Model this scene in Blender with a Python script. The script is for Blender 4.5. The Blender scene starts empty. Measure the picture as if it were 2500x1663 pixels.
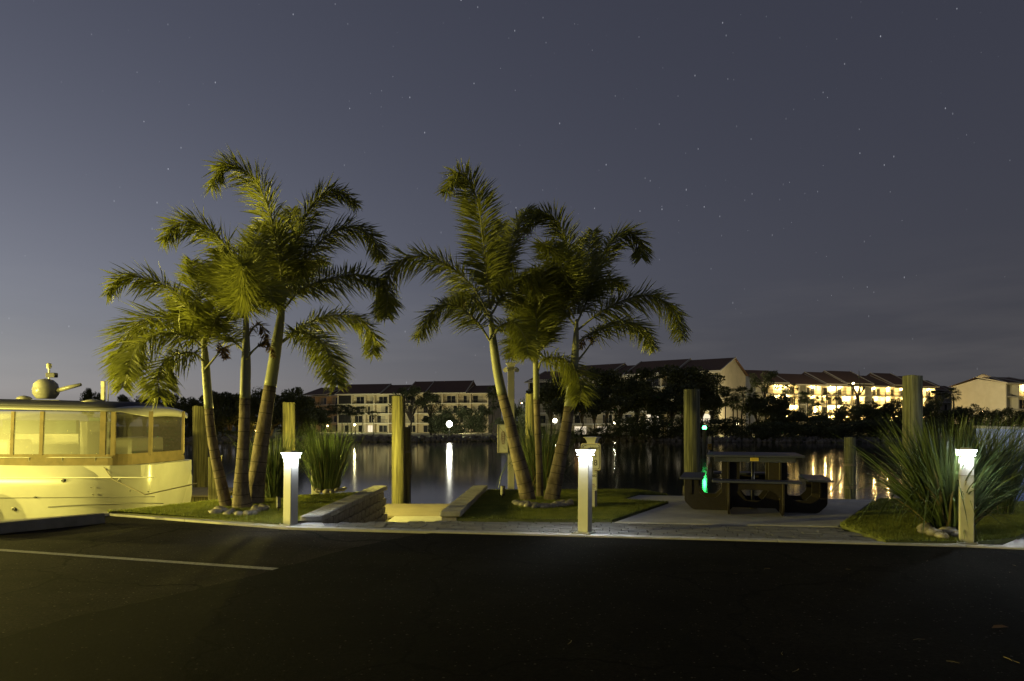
import bpy, bmesh, math, random
import numpy as np
from mathutils import Vector, Matrix

random.seed(7)
RNG = np.random.default_rng(11)
scene = bpy.context.scene
col = scene.collection
R = math.radians
TAU = math.tau

# ------------------------------------------------------------------ camera
FPX, CXP, HYP, HC = 1666.67, 1250.0, 1040.0, 1.3      # focal length and horizon on the 2500 px photograph
cam_data = bpy.data.cameras.new('camera')
cam_data.sensor_width = 36.0
cam_data.lens = 24.0
cam_data.shift_y = (HYP - 831.5) / 2500.0
cam_data.clip_end = 12000.0
cam = bpy.data.objects.new('camera', cam_data)
cam.location = (0, 0, HC)
cam.rotation_euler = (R(90), 0, 0)
col.objects.link(cam)
scene.camera = cam

# ------------------------------------------------------------------ sky: late dusk, the sun gone down behind the left
SUN_EL, SUN_AZ = -4.0, -62.0        # azimuth from +Y, negative = towards -X (left)
world = bpy.data.worlds.new('World')
scene.world = world
world.use_nodes = True
wn, wl = world.node_tree.nodes, world.node_tree.links
wn.clear()
w_out = wn.new('ShaderNodeOutputWorld')
w_bg = wn.new('ShaderNodeBackground')
w_sky = wn.new('ShaderNodeTexSky')
w_sky.sky_type = 'NISHITA'
w_sky.sun_disc = False
w_sky.sun_elevation = R(SUN_EL)
w_sky.sun_rotation = R(SUN_AZ)
w_sky.air_density = 1.0
w_sky.dust_density = 1.5
w_sky.ozone_density = 1.5
w_hs = wn.new('ShaderNodeHueSaturation')
w_hs.inputs['Saturation'].default_value = 0.30
wl.new(w_sky.outputs[0], w_hs.inputs['Color'])
w_gain = wn.new('ShaderNodeVectorMath'); w_gain.operation = 'MULTIPLY'; w_gain.inputs[1].default_value = (11.8, 12.3, 15.0)
wl.new(w_hs.outputs[0], w_gain.inputs[0])
w_night = wn.new('ShaderNodeVectorMath'); w_night.operation = 'ADD'
w_night.inputs[1].default_value = (0.205, 0.215, 0.325)     # airglow and town glow everywhere
# pale town glow low over the horizon, stronger where the dusk lingers
w_gc = wn.new('ShaderNodeTexCoord')
w_gs = wn.new('ShaderNodeSeparateXYZ'); wl.new(w_gc.outputs['Generated'], w_gs.inputs[0])
def wmath(op, a, b=None, clamp=False):
    n = wn.new('ShaderNodeMath'); n.operation = op; n.use_clamp = clamp
    for i, q in enumerate((a, b)):
        if q is None: continue
        if isinstance(q, (int, float)): n.inputs[i].default_value = q
        else: wl.new(q, n.inputs[i])
    return n.outputs[0]
w_low = wmath('POWER', wmath('SUBTRACT', 1.0, wmath('ABSOLUTE', w_gs.outputs['Z'])), 5.0)
w_dt = wn.new('ShaderNodeVectorMath'); w_dt.operation = 'DOT_PRODUCT'
w_dt.inputs[1].default_value = (math.sin(R(SUN_AZ)), math.cos(R(SUN_AZ)), 0)
wl.new(w_gc.outputs['Generated'], w_dt.inputs[0])
w_side = wmath('MULTIPLY', wmath('POWER', wmath('MAXIMUM', w_dt.outputs['Value'], 0.0), 4.0), 2.2)
w_amp = wmath('MULTIPLY', wmath('ADD', w_side, 0.42), w_low)
w_glow = wn.new('ShaderNodeVectorMath'); w_glow.operation = 'SCALE'; w_glow.inputs[0].default_value = (1.0, 0.97, 0.84)
wl.new(w_amp, w_glow.inputs['Scale'])
w_sum = wn.new('ShaderNodeVectorMath'); w_sum.operation = 'ADD'
wl.new(w_gain.outputs[0], w_sum.inputs[0]); wl.new(w_glow.outputs[0], w_sum.inputs[1])
wl.new(w_sum.outputs[0], w_night.inputs[0])
# stars: tiny slanted dashes on the sky sphere
w_tc = wn.new('ShaderNodeTexCoord')
w_map = wn.new('ShaderNodeMapping')
w_map.inputs['Rotation'].default_value = (0, R(-14), 0)
w_map.inputs['Scale'].default_value = (1.0, 1.0, 0.36)
wl.new(w_tc.outputs['Generated'], w_map.inputs['Vector'])
w_vo = wn.new('ShaderNodeTexVoronoi')
w_vo.feature = 'F1'
w_vo.inputs['Scale'].default_value = 150.0
wl.new(w_map.outputs[0], w_vo.inputs['Vector'])
w_sep = wn.new('ShaderNodeSeparateColor')
wl.new(w_vo.outputs['Color'], w_sep.inputs[0])
w_r = wn.new('ShaderNodeMapRange')                        # star radius, most cells hold none
w_r.inputs['From Min'].default_value = 0.15; w_r.inputs['From Max'].default_value = 1.0
w_r.inputs['To Min'].default_value = 0.0; w_r.inputs['To Max'].default_value = 0.105
wl.new(w_sep.outputs[0], w_r.inputs['Value'])
w_sub = wn.new('ShaderNodeMath'); w_sub.operation = 'SUBTRACT'
wl.new(w_r.outputs[0], w_sub.inputs[0]); wl.new(w_vo.outputs['Distance'], w_sub.inputs[1])
w_mul = wn.new('ShaderNodeMath'); w_mul.operation = 'MULTIPLY'; w_mul.use_clamp = True
w_mul.inputs[1].default_value = 60.0
wl.new(w_sub.outputs[0], w_mul.inputs[0])
w_pow = wn.new('ShaderNodeMath'); w_pow.operation = 'MULTIPLY'
wl.new(w_mul.outputs[0], w_pow.inputs[0])
w_b2 = wn.new('ShaderNodeMath'); w_b2.operation = 'POWER'; w_b2.inputs[1].default_value = 2.5
wl.new(w_sep.outputs[1], w_b2.inputs[0])
wl.new(w_b2.outputs[0], w_pow.inputs[1])
w_st = wn.new('ShaderNodeVectorMath'); w_st.operation = 'SCALE'
w_st.inputs[0].default_value = (3.2, 3.3, 3.7)
wl.new(wmath('MULTIPLY', w_pow.outputs[0], wmath('MULTIPLY', w_gs.outputs['Z'], 5.0, True)), w_st.inputs['Scale'])
# thin cloud streaks low in the sky
w_cm = wn.new('ShaderNodeMapping'); w_cm.inputs['Scale'].default_value = (2.2, 2.2, 15.0); w_cm.inputs['Location'].default_value = (3.1, .4, 1.7)
wl.new(w_gc.outputs['Generated'], w_cm.inputs['Vector'])
w_cn = wn.new('ShaderNodeTexNoise'); w_cn.inputs['Scale'].default_value = 1.6; w_cn.inputs['Detail'].default_value = 5
wl.new(w_cm.outputs[0], w_cn.inputs['Vector'])
w_ck = wmath('MULTIPLY', wmath('SUBTRACT', w_cn.outputs['Fac'], .50), 3.2, True)
w_cz = wmath('MULTIPLY', wmath('SUBTRACT', .24, w_gs.outputs['Z']), 7.0, True)
w_cl = wn.new('ShaderNodeVectorMath'); w_cl.operation = 'SCALE'; w_cl.inputs[0].default_value = (.30, .27, .23)
wl.new(wmath('MULTIPLY', w_ck, w_cz), w_cl.inputs['Scale'])
w_cs = wn.new('ShaderNodeVectorMath'); w_cs.operation = 'ADD'
wl.new(w_night.outputs[0], w_cs.inputs[0]); wl.new(w_cl.outputs[0], w_cs.inputs[1])
w_add = wn.new('ShaderNodeVectorMath'); w_add.operation = 'ADD'
wl.new(w_cs.outputs[0], w_add.inputs[0]); wl.new(w_st.outputs[0], w_add.inputs[1])
wl.new(w_add.outputs[0], w_bg.inputs['Color'])
w_bg.inputs['Strength'].default_value = 0.10
wl.new(w_bg.outputs[0], w_out.inputs['Surface'])

sun_data = bpy.data.lights.new('dusk_sun', 'SUN')          # last skylight glow of the sun below the left horizon
sun_data.energy = 0.012
sun_data.angle = R(30)
sun_data.color = (0.85, 0.9, 1.0)
sun = bpy.data.objects.new('dusk_sun', sun_data)
sun.rotation_euler = (R(86), 0, R(180 - SUN_AZ) + R(180) + R(180))
col.objects.link(sun)

scene.view_settings.view_transform = 'Standard'
scene.view_settings.look = 'None'
scene.view_settings.gamma = 1.0
scene.view_settings.exposure = 0.0
scene.view_settings.use_curve_mapping = False
cy = scene.cycles
cy.use_denoising = True
cy.max_bounces = 6
cy.diffuse_bounces = 2
cy.glossy_bounces = 4
cy.transmission_bounces = 4
cy.transparent_max_bounces = 8
cy.sample_clamp_indirect = 4.0
cy.caustics_reflective = False
cy.caustics_refractive = False

# ------------------------------------------------------------------ pixel <-> place
def P(x, y, Y):
    """The point at depth Y seen at pixel (x, y) of the photograph."""
    return Vector(((x - CXP) * Y / FPX, Y, HC - (y - HYP) * Y / FPX))
def G(x, y, z=0.0):
    """The point of height z on the ground seen at pixel (x, y)."""
    Y = FPX * (HC - z) / (y - HYP)
    return Vector(((x - CXP) * Y / FPX, Y, z))

# ------------------------------------------------------------------ materials
def mat(name, c1, c2=None, rough=0.7, scale=6.0, detail=4.0, bump=0.0, bump_scale=None, metallic=0.0, spec=0.5,
        stretch=None, emit=None, emit_s=0.0, alpha=1.0, translucent=0.0, ramp=(0.35, 0.65), coords='Object', ior=None):
    m = bpy.data.materials.new(name)
    m.use_nodes = True
    nt = m.node_tree
    n, l = nt.nodes, nt.links
    b = n['Principled BSDF']
    b.inputs['Roughness'].default_value = rough
    b.inputs['Metallic'].default_value = metallic
    b.inputs['Specular IOR Level'].default_value = spec
    b.inputs['Base Color'].default_value = (*c1, 1)
    if ior: b.inputs['IOR'].default_value = ior
    if alpha < 1: b.inputs['Alpha'].default_value = alpha
    if emit:
        b.inputs['Emission Color'].default_value = (*emit, 1)
        b.inputs['Emission Strength'].default_value = emit_s
    if c2 is not None or bump:
        tc = n.new('ShaderNodeTexCoord')
        mp = n.new('ShaderNodeMapping')
        if stretch: mp.inputs['Scale'].default_value = stretch
        l.new(tc.outputs[coords], mp.inputs['Vector'])
        no = n.new('ShaderNodeTexNoise')
        no.inputs['Scale'].default_value = scale
        no.inputs['Detail'].default_value = detail
        no.inputs['Roughness'].default_value = 0.65
        l.new(mp.outputs[0], no.inputs['Vector'])
        if c2 is not None:
            cr = n.new('ShaderNodeValToRGB')
            cr.color_ramp.elements[0].position = ramp[0]
            cr.color_ramp.elements[1].position = ramp[1]
            cr.color_ramp.elements[0].color = (*c1, 1)
            cr.color_ramp.elements[1].color = (*c2, 1)
            l.new(no.outputs['Fac'], cr.inputs['Fac'])
            l.new(cr.outputs[0], b.inputs['Base Color'])
        if bump:
            src = no
            if bump_scale:
                src = n.new('ShaderNodeTexNoise')
                src.inputs['Scale'].default_value = bump_scale
                src.inputs['Detail'].default_value = 3.0
                l.new(mp.outputs[0], src.inputs['Vector'])
            bp = n.new('ShaderNodeBump')
            bp.inputs['Strength'].default_value = min(bump, 1.0)
            bp.inputs['Distance'].default_value = 0.02 if bump <= 1 else 0.02 * bump
            l.new(src.outputs['Fac'], bp.inputs['Height'])
            l.new(bp.outputs[0], b.inputs['Normal'])
    if translucent:
        out = n['Material Output']
        t = n.new('ShaderNodeBsdfTranslucent')
        src = b.inputs['Base Color']
        if src.is_linked: l.new(src.links[0].from_socket, t.inputs['Color'])
        else: t.inputs['Color'].default_value = (*c1, 1)
        mx = n.new('ShaderNodeMixShader')
        mx.inputs[0].default_value = translucent
        l.new(b.outputs[0], mx.inputs[1]); l.new(t.outputs[0], mx.inputs[2])
        l.new(mx.outputs[0], out.inputs['Surface'])
    return m

def emitter(name, color, strength):
    m = bpy.data.materials.new(name)
    m.use_nodes = True
    m.cycles.emission_sampling = 'NONE'
    n, l = m.node_tree.nodes, m.node_tree.links
    n.clear()
    o = n.new('ShaderNodeOutputMaterial'); e = n.new('ShaderNodeEmission')
    e.inputs['Color'].default_value = (*color, 1)
    e.inputs['Strength'].default_value = strength
    l.new(e.outputs[0], o.inputs['Surface'])
    return m

SODIUM = (1.0, 0.84, 0.16)
COOL = (0.86, 0.93, 1.0)
WARM = (1.0, 0.66, 0.22)
M = {}
M['palm_leaf'] = mat('palm_leaf', (0.215, 0.235, 0.045), (0.31, 0.325, 0.068), rough=0.5, scale=3.0, translucent=0.40)
M['palm_dead'] = mat('palm_dead', (0.11, 0.065, 0.03), (0.17, 0.11, 0.05), rough=0.7, scale=3.0, translucent=0.2)
M['palm_stem'] = mat('palm_stem', (0.22, 0.24, 0.10), (0.30, 0.28, 0.13), rough=0.5, scale=4)
M['palm_shaft'] = mat('palm_shaft', (0.20, 0.215, 0.13), (0.28, 0.28, 0.19), rough=0.5, scale=5, stretch=(1, 1, .15), bump=0.15)
M['palm_bark'] = mat('palm_bark', (0.065, 0.048, 0.036), (0.21, 0.17, 0.13), rough=0.85, scale=7, detail=8, stretch=(1, 1, .55), bump=0.5, bump_scale=24)
M['scar'] = mat('scar', (0.05, 0.04, 0.03), rough=0.9)
M['blade'] = mat('blade', (0.055, 0.085, 0.030), (0.10, 0.135, 0.05), rough=0.45, scale=2.5, translucent=0.25)
M['blade_dry'] = mat('blade_dry', (0.20, 0.16, 0.08), (0.28, 0.23, 0.11), rough=0.7, scale=2.5, translucent=0.2)
M['turf'] = mat('turf', (0.16, 0.19, 0.036), (0.27, 0.295, 0.056), rough=0.6, scale=5, translucent=0.4)
M['soil'] = mat('soil', (0.06, 0.07, 0.02), (0.10, 0.11, 0.03), rough=0.95, scale=9)
M['stone'] = mat('stone', (0.20, 0.18, 0.145), (0.33, 0.30, 0.25), rough=0.6, scale=4, bump=0.1)
def asphalt(name, lo, hi, speck):
    m = bpy.data.materials.new(name); m.use_nodes = True
    n, l = m.node_tree.nodes, m.node_tree.links
    b = n['Principled BSDF']
    b.inputs['Roughness'].default_value = 0.92
    b.inputs['Specular IOR Level'].default_value = 0.08
    tc = n.new('ShaderNodeTexCoord')
    def noise(scale, detail, rough=.6):
        q = n.new('ShaderNodeTexNoise'); q.inputs['Scale'].default_value = scale; q.inputs['Detail'].default_value = detail; q.inputs['Roughness'].default_value = rough
        l.new(tc.outputs['Object'], q.inputs['Vector']); return q.outputs['Fac']
    def ramp(src, p0, p1, c0, c1):
        r = n.new('ShaderNodeValToRGB'); r.color_ramp.elements[0].position = p0; r.color_ramp.elements[1].position = p1
        r.color_ramp.elements[0].color = (*c0, 1); r.color_ramp.elements[1].color = (*c1, 1); l.new(src, r.inputs['Fac']); return r.outputs[0]
    def mix(kind, a, c, f=1.0):
        q = n.new('ShaderNodeMix'); q.data_type = 'RGBA'; q.blend_type = kind
        if isinstance(f, float): q.inputs[0].default_value = f
        else: l.new(f, q.inputs[0])
        for sck, v in ((q.inputs[6], a), (q.inputs[7], c)):
            if isinstance(v, tuple): sck.default_value = (*v, 1)
            else: l.new(v, sck)
        return q.outputs[2]
    grain = ramp(noise(42, 5, .85), .40, .62, lo, hi)
    worn = ramp(noise(.75, 8, .7), .36, .66, (.35, .35, .35), (1.65, 1.65, 1.65))         # tyre polish, oil and patches
    c = mix('MULTIPLY', grain, worn)
    vo = n.new('ShaderNodeTexVoronoi'); vo.inputs['Scale'].default_value = 40; l.new(tc.outputs['Object'], vo.inputs['Vector'])
    sp = n.new('ShaderNodeSeparateColor'); l.new(vo.outputs['Color'], sp.inputs[0])
    a = n.new('ShaderNodeMath'); a.operation = 'MULTIPLY'; a.inputs[1].default_value = .30; l.new(sp.outputs[0], a.inputs[0])
    k = n.new('ShaderNodeMath'); k.operation = 'LESS_THAN'; l.new(vo.outputs['Distance'], k.inputs[0]); l.new(a.outputs[0], k.inputs[1])
    pick = n.new('ShaderNodeMath'); pick.operation = 'GREATER_THAN'; pick.inputs[1].default_value = .80; l.new(sp.outputs[1], pick.inputs[0])
    kk = n.new('ShaderNodeMath'); kk.operation = 'MULTIPLY'; l.new(k.outputs[0], kk.inputs[0]); l.new(pick.outputs[0], kk.inputs[1])
    c = mix('MIX', c, speck, kk.outputs[0])                                                # pale aggregate showing through
    vc = n.new('ShaderNodeTexVoronoi'); vc.feature = 'DISTANCE_TO_EDGE'; vc.inputs['Scale'].default_value = .42
    wob = n.new('ShaderNodeTexNoise'); wob.inputs['Scale'].default_value = 1.7; wob.inputs['Detail'].default_value = 6
    l.new(tc.outputs['Object'], wob.inputs['Vector'])
    wa = n.new('ShaderNodeVectorMath'); wa.operation = 'MULTIPLY_ADD'; wa.inputs[1].default_value = (.9, .9, 0)
    l.new(wob.outputs['Color'], wa.inputs[0]); l.new(tc.outputs['Object'], wa.inputs[2]); l.new(wa.outputs[0], vc.inputs['Vector'])
    crack = n.new('ShaderNodeMath'); crack.operation = 'LESS_THAN'; crack.inputs[1].default_value = .006; l.new(vc.outputs['Distance'], crack.inputs[0])
    c = mix('MIX', c, tuple(v * .4 for v in lo), crack.outputs[0])
    l.new(c, b.inputs['Base Color'])
    bp = n.new('ShaderNodeBump'); bp.inputs['Strength'].default_value = .35; bp.inputs['Distance'].default_value = .006
    l.new(noise(62, 4, .7), bp.inputs['Height']); l.new(bp.outputs[0], b.inputs['Normal'])
    return m
M['asphalt_old'] = asphalt('asphalt_old', (0.008, 0.0068, 0.0052), (0.046, 0.039, 0.029), (.17, .15, .118))
M['asphalt_new'] = asphalt('asphalt_new', (0.0016, 0.0015, 0.0013), (0.0095, 0.0083, 0.0068), (.075, .068, .056))
M['line_paint'] = mat('line_paint', (0.20, 0.19, 0.17), (0.46, 0.44, 0.40), rough=0.8, scale=30, detail=8, bump=0.4)
M['concrete'] = mat('concrete', (0.40, 0.38, 0.34), (0.52, 0.50, 0.45), rough=0.85, scale=3, detail=9, bump=0.25, bump_scale=90)
M['stop_concrete'] = mat('stop_concrete', (0.20, 0.185, 0.155), (0.30, 0.28, 0.24), rough=0.9, scale=5, detail=9, bump=0.3, bump_scale=60)
M['kerb'] = mat('kerb', (0.40, 0.39, 0.37), (0.54, 0.52, 0.49), rough=0.85, scale=5, detail=9, bump=0.2, bump_scale=60)
M['seawall'] = mat('seawall', (0.42, 0.39, 0.33), (0.55, 0.52, 0.45), rough=0.85, scale=4, detail=8, bump=0.2, bump_scale=60)
M['paver'] = mat('paver', (0.13, 0.13, 0.135), (0.24, 0.235, 0.235), rough=0.8, scale=2.2, detail=9, bump=0.5, bump_scale=40)
M['paver_b'] = mat('paver_b', (0.17, 0.165, 0.165), (0.29, 0.28, 0.27), rough=0.8, scale=2.2, detail=9, bump=0.5, bump_scale=40)
M['grout'] = mat('grout', (0.035, 0.034, 0.032), (0.06, 0.058, 0.055), rough=0.95, scale=20)
M['block'] = mat('block', (0.15, 0.135, 0.115), (0.30, 0.275, 0.24), rough=0.9, scale=7, detail=10, bump=1.0, bump_scale=26)
M['cap'] = mat('cap', (0.25, 0.235, 0.205), (0.38, 0.36, 0.32), rough=0.9, scale=6, detail=10, bump=0.6, bump_scale=36)
M['deck'] = mat('deck', (0.20, 0.165, 0.11), (0.40, 0.35, 0.25), rough=0.8, scale=4, detail=8, stretch=(.25, 4, 1), bump=0.4)
M['piling'] = mat('piling', (0.05, 0.047, 0.022), (0.24, 0.225, 0.105), rough=0.85, scale=17, detail=9, stretch=(1.6, 1.6, .06), bump=1.0)
M['piling_green'] = mat('piling_green', (0.03, 0.034, 0.022), (0.20, 0.20, 0.125), rough=0.85, scale=17, detail=9, stretch=(1.6, 1.6, .06), bump=1.0)
M['white_post'] = mat('white_post', (0.40, 0.39, 0.355), (0.46, 0.445, 0.41), rough=0.45, scale=3)
M['white_paint'] = mat('white_paint', (0.66, 0.65, 0.61), rough=0.4)
M['white_gel'] = mat('white_gel', (0.33, 0.325, 0.30), (0.38, 0.375, 0.35), rough=0.25, scale=1.2)
M['sign_white'] = mat('sign_white', (0.52, 0.51, 0.46), (0.60, 0.59, 0.54), rough=0.5, scale=8)
M['black'] = mat('black', (0.012, 0.012, 0.013), rough=0.5)
M['ink'] = mat('ink', (0.02, 0.022, 0.035), rough=0.6)
M['red_ink'] = mat('red_ink', (0.16, 0.03, 0.03), rough=0.6)
M['gold'] = mat('gold', (0.65, 0.48, 0.10), rough=0.4)
M['navy'] = mat('navy', (0.030, 0.036, 0.085), (0.045, 0.052, 0.11), rough=0.55, scale=30, bump=0.15, bump_scale=200)
M['table_brown'] = mat('table_brown', (0.014, 0.010, 0.006), (0.022, 0.016, 0.010), rough=0.5, scale=30, bump=0.15, bump_scale=200)
M['core_white'] = mat('core_white', (0.30, 0.30, 0.31), rough=0.6)
M['steel'] = mat('steel', (0.35, 0.34, 0.31), rough=0.4, metallic=0.7)
M['rope'] = mat('rope', (0.20, 0.18, 0.14), rough=0.9)
M['tan_canvas'] = mat('tan_canvas', (0.12, 0.095, 0.05), (0.17, 0.13, 0.07), rough=0.9, scale=5)
M['navy_canvas'] = mat('navy_canvas', (0.05, 0.05, 0.08), (0.07, 0.07, 0.10), rough=0.8, scale=5)
M['boat_glass'] = mat('boat_glass', (0.06, 0.058, 0.042), rough=0.3, alpha=0.34)
M['boat_grey'] = mat('boat_grey', (0.10, 0.10, 0.10), rough=0.5)
M['teal'] = mat('teal', (0.05, 0.09, 0.09), rough=0.7)
M['blue_hull'] = mat('blue_hull', (0.17, 0.22, 0.42), (0.22, 0.27, 0.48), rough=0.4, scale=2)
M['rock'] = mat('rock', (0.10, 0.09, 0.075), (0.26, 0.235, 0.20), rough=0.9, scale=2.0, detail=6)
M['far_ground'] = mat('far_ground', (0.05, 0.065, 0.022), (0.085, 0.095, 0.035), rough=0.95, scale=.4)
M['far_leaf'] = mat('far_leaf', (0.065, 0.080, 0.032), (0.125, 0.145, 0.058), rough=0.7, scale=.8, translucent=0.15)
M['far_leaf_b'] = mat('far_leaf_b', (0.055, 0.066, 0.030), (0.105, 0.12, 0.05), rough=0.7, scale=.8, translucent=0.1)
M['far_bark'] = mat('far_bark', (0.09, 0.075, 0.055), (0.15, 0.125, 0.095), rough=0.9, scale=2)
M['stucco'] = mat('stucco', (0.50, 0.45, 0.32), (0.58, 0.52, 0.38), rough=0.9, scale=.5)
M['stucco_pale'] = mat('stucco_pale', (0.56, 0.54, 0.44), (0.62, 0.60, 0.50), rough=0.9, scale=.5)
M['stucco_peach'] = mat('stucco_peach', (0.56, 0.42, 0.26), (0.62, 0.47, 0.30), rough=0.9, scale=.5)
M['shingle'] = mat('shingle', (0.13, 0.078, 0.05), (0.19, 0.115, 0.075), rough=0.95, scale=3, stretch=(.4, 2, 2))
M['trim'] = mat('trim', (0.55, 0.52, 0.42), rough=0.7)
M['rail'] = mat('rail', (0.045, 0.042, 0.035), rough=0.6)
M['far_glass'] = mat('far_glass', (0.018, 0.02, 0.024), rough=0.15)
M['far_screen'] = mat('far_screen', (0.012, 0.013, 0.015), rough=0.8)
M['curtain'] = mat('curtain', (0.30, 0.28, 0.22), (0.42, 0.39, 0.30), rough=0.9, scale=3, stretch=(6, 6, .2))
M['lit_window'] = emitter('lit_window', (1.0, 0.85, 0.6), 1.1)
M['lit_amber'] = emitter('lit_amber', (1.0, 0.45, 0.10), 0.7)
M['bulb_warm'] = emitter('bulb_warm', (1.0, 0.83, 0.5), 40)
M['bulb_sodium'] = emitter('bulb_sodium', (1.0, 0.80, 0.2), 30)
M['bulb_white'] = emitter('bulb_white', (1.0, 0.98, 0.85), 60)
M['bulb_green'] = emitter('bulb_green', (0.05, 1.0, 0.18), 30)
M['bollard_lens'] = emitter('bollard_lens', COOL, 9)
M['sign_yellow'] = mat('sign_yellow', (0.48, 0.30, 0.03), rough=0.5)
M['water'] = mat('water', (0.006, 0.007, 0.009), rough=0.085, spec=0.42, ior=1.33, bump=0.05, scale=.9, detail=3, stretch=(.35, 1.3, 1), coords='Object')

# ------------------------------------------------------------------ mesh helpers
class MB:
    def __init__(s): s.v, s.f = [], []
    def add(s, vs, fs):
        o = len(s.v)
        s.v += [tuple(v) for v in vs]
        s.f += [tuple(i + o for i in f) for f in fs]
        return s
    def box(s, c, d, rz=0.0, taper=1.0):
        hx, hy, hz = d[0] / 2, d[1] / 2, d[2] / 2
        ca, sa = math.cos(rz), math.sin(rz)
        vs = []
        for z, k in ((-hz, 1.0), (hz, taper)):
            for x, y in ((-hx, -hy), (hx, -hy), (hx, hy), (-hx, hy)):
                x, y = x * k, y * k
                vs.append((c[0] + x * ca - y * sa, c[1] + x * sa + y * ca, c[2] + z))
        return s.add(vs, [(3, 2, 1, 0), (4, 5, 6, 7), (0, 1, 5, 4), (1, 2, 6, 5), (2, 3, 7, 6), (3, 0, 4, 7)])
    def prism(s, poly, z0, z1):
        n = len(poly)
        vs = [(p[0], p[1], z0) for p in poly] + [(p[0], p[1], z1) for p in poly]
        fs = [tuple(range(n - 1, -1, -1)), tuple(range(n, 2 * n))]
        fs += [(i, (i + 1) % n, n + (i + 1) % n, n + i) for i in range(n)]
        return s.add(vs, fs)
    def plate(s, poly, t, origin, ux, uz, un):
        """A flat cut-out of thickness t: poly in (u, w) along ux and uz, extruded along un."""
        o, ux, uz, un = Vector(origin), Vector(ux), Vector(uz), Vector(un)
        n = len(poly)
        vs = [o + ux * a + uz * b - un * t / 2 for a, b in poly] + [o + ux * a + uz * b + un * t / 2 for a, b in poly]
        fs = [tuple(range(n - 1, -1, -1)), tuple(range(n, 2 * n))]
        fs += [(i, (i + 1) % n, n + (i + 1) % n, n + i) for i in range(n)]
        return s.add(vs, fs)
    def tube(s, pts, radii, n=8, caps=True):
        pts = [Vector(p) for p in pts]
        if not hasattr(radii, '__len__'): radii = [radii] * len(pts)
        rings = []
        up = Vector((0.13, 0.31, 0.94))
        for i, p in enumerate(pts):
            t = (pts[min(i + 1, len(pts) - 1)] - pts[max(i - 1, 0)]).normalized()
            if abs(t.dot(up)) > 0.95: up = Vector((1, 0.1, 0))
            a = (up - t * up.dot(t)).normalized()
            b = t.cross(a)
            rings.append([p + (a * math.cos(k * TAU / n) + b * math.sin(k * TAU / n)) * radii[i] for k in range(n)])
            up = a
        vs = [v for r in rings for v in r]
        fs = []
        for i in range(len(rings) - 1):
            for k in range(n):
                fs.append((i * n + k, i * n + (k + 1) % n, (i + 1) * n + (k + 1) % n, (i + 1) * n + k))
        if caps:
            fs.append(tuple(range(n - 1, -1, -1)))
            fs.append(tuple((len(rings) - 1) * n + k for k in range(n)))
        return s.add(vs, fs)
    def lathe(s, prof, c=(0, 0, 0), n=16, square=False, rz=0.0):
        """prof = [(radius, z)]; square=True gives a four-sided turned shape with flat faces."""
        if square: n, k0, kk = 4, rz + math.pi / 4, math.sqrt(2)
        else: k0, kk = rz, 1.0
        vs = [(c[0] + r * kk * math.cos(k0 + k * TAU / n), c[1] + r * kk * math.sin(k0 + k * TAU / n), c[2] + z) for r, z in prof for k in range(n)]
        fs = []
        for i in range(len(prof) - 1):
            for k in range(n):
                fs.append((i * n + k, i * n + (k + 1) % n, (i + 1) * n + (k + 1) % n, (i + 1) * n + k))
        fs.append(tuple(range(n - 1, -1, -1)))
        fs.append(tuple((len(prof) - 1) * n + k for k in range(n)))
        return s.add(vs, fs)
    def mesh(s, name, m, smooth=False):
        me = bpy.data.meshes.new(name)
        me.from_pydata(s.v, [], s.f)
        if m is not None: me.materials.append(M[m] if isinstance(m, str) else m)
        if smooth: me.polygons.foreach_set('use_smooth', [True] * len(me.polygons))
        me.update()
        return me
    def build(s, name, m, parent=None, smooth=False, loc=None, bevel=0.0):
        return link(name, s.mesh(name, m, smooth), parent, loc, bevel=bevel)

def link(name, data, parent=None, loc=None, rz=None, bevel=0.0):
    o = bpy.data.objects.new(name, data)
    col.objects.link(o)
    if parent is not None: o.parent = parent
    if loc is not None: o.location = loc
    if rz is not None: o.rotation_euler = (0, 0, rz)
    if bevel:
        md = o.modifiers.new('bevel', 'BEVEL'); md.width = bevel; md.segments = 2; md.limit_method = 'ANGLE'
    return o

def tag(o, label=None, cat=None, group=None, kind=None):
    if label: o['label'] = label
    if cat: o['category'] = cat
    if group: o['group'] = group
    if kind: o['kind'] = kind
    return o

def thing(name, label, cat, loc=(0, 0, 0), rz=0.0, group=None):
    o = bpy.data.objects.new(name, None)
    o.empty_display_size = 0.2
    col.objects.link(o)
    o.location = loc
    o.rotation_euler = (0, 0, rz)
    return tag(o, label, cat, group)

def copy_tree(o, parent=None):
    c = o.copy(); col.objects.link(c)
    if parent is not None: c.parent = parent
    for ch in o.children: copy_tree(ch, c)
    return c

def structure(o): o['kind'] = 'structure'; return o

def np_mesh(name, verts, faces, m, smooth=False):
    """Big meshes: verts (n,3) array, faces (k,4) or (k,3) array."""
    me = bpy.data.meshes.new(name)
    nf, w = faces.shape
    me.vertices.add(len(verts)); me.vertices.foreach_set('co', np.asarray(verts, dtype=np.float32).ravel())
    me.loops.add(nf * w); me.loops.foreach_set('vertex_index', faces.astype(np.int32).ravel())
    me.polygons.add(nf)
    me.polygons.foreach_set('loop_start', np.arange(0, nf * w, w, dtype=np.int32))
    me.polygons.foreach_set('loop_total', np.full(nf, w, dtype=np.int32))
    if smooth: me.polygons.foreach_set('use_smooth', np.ones(nf, dtype=bool))
    me.materials.append(M[m])
    me.update(calc_edges=True)
    me.validate()
    return me

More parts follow.
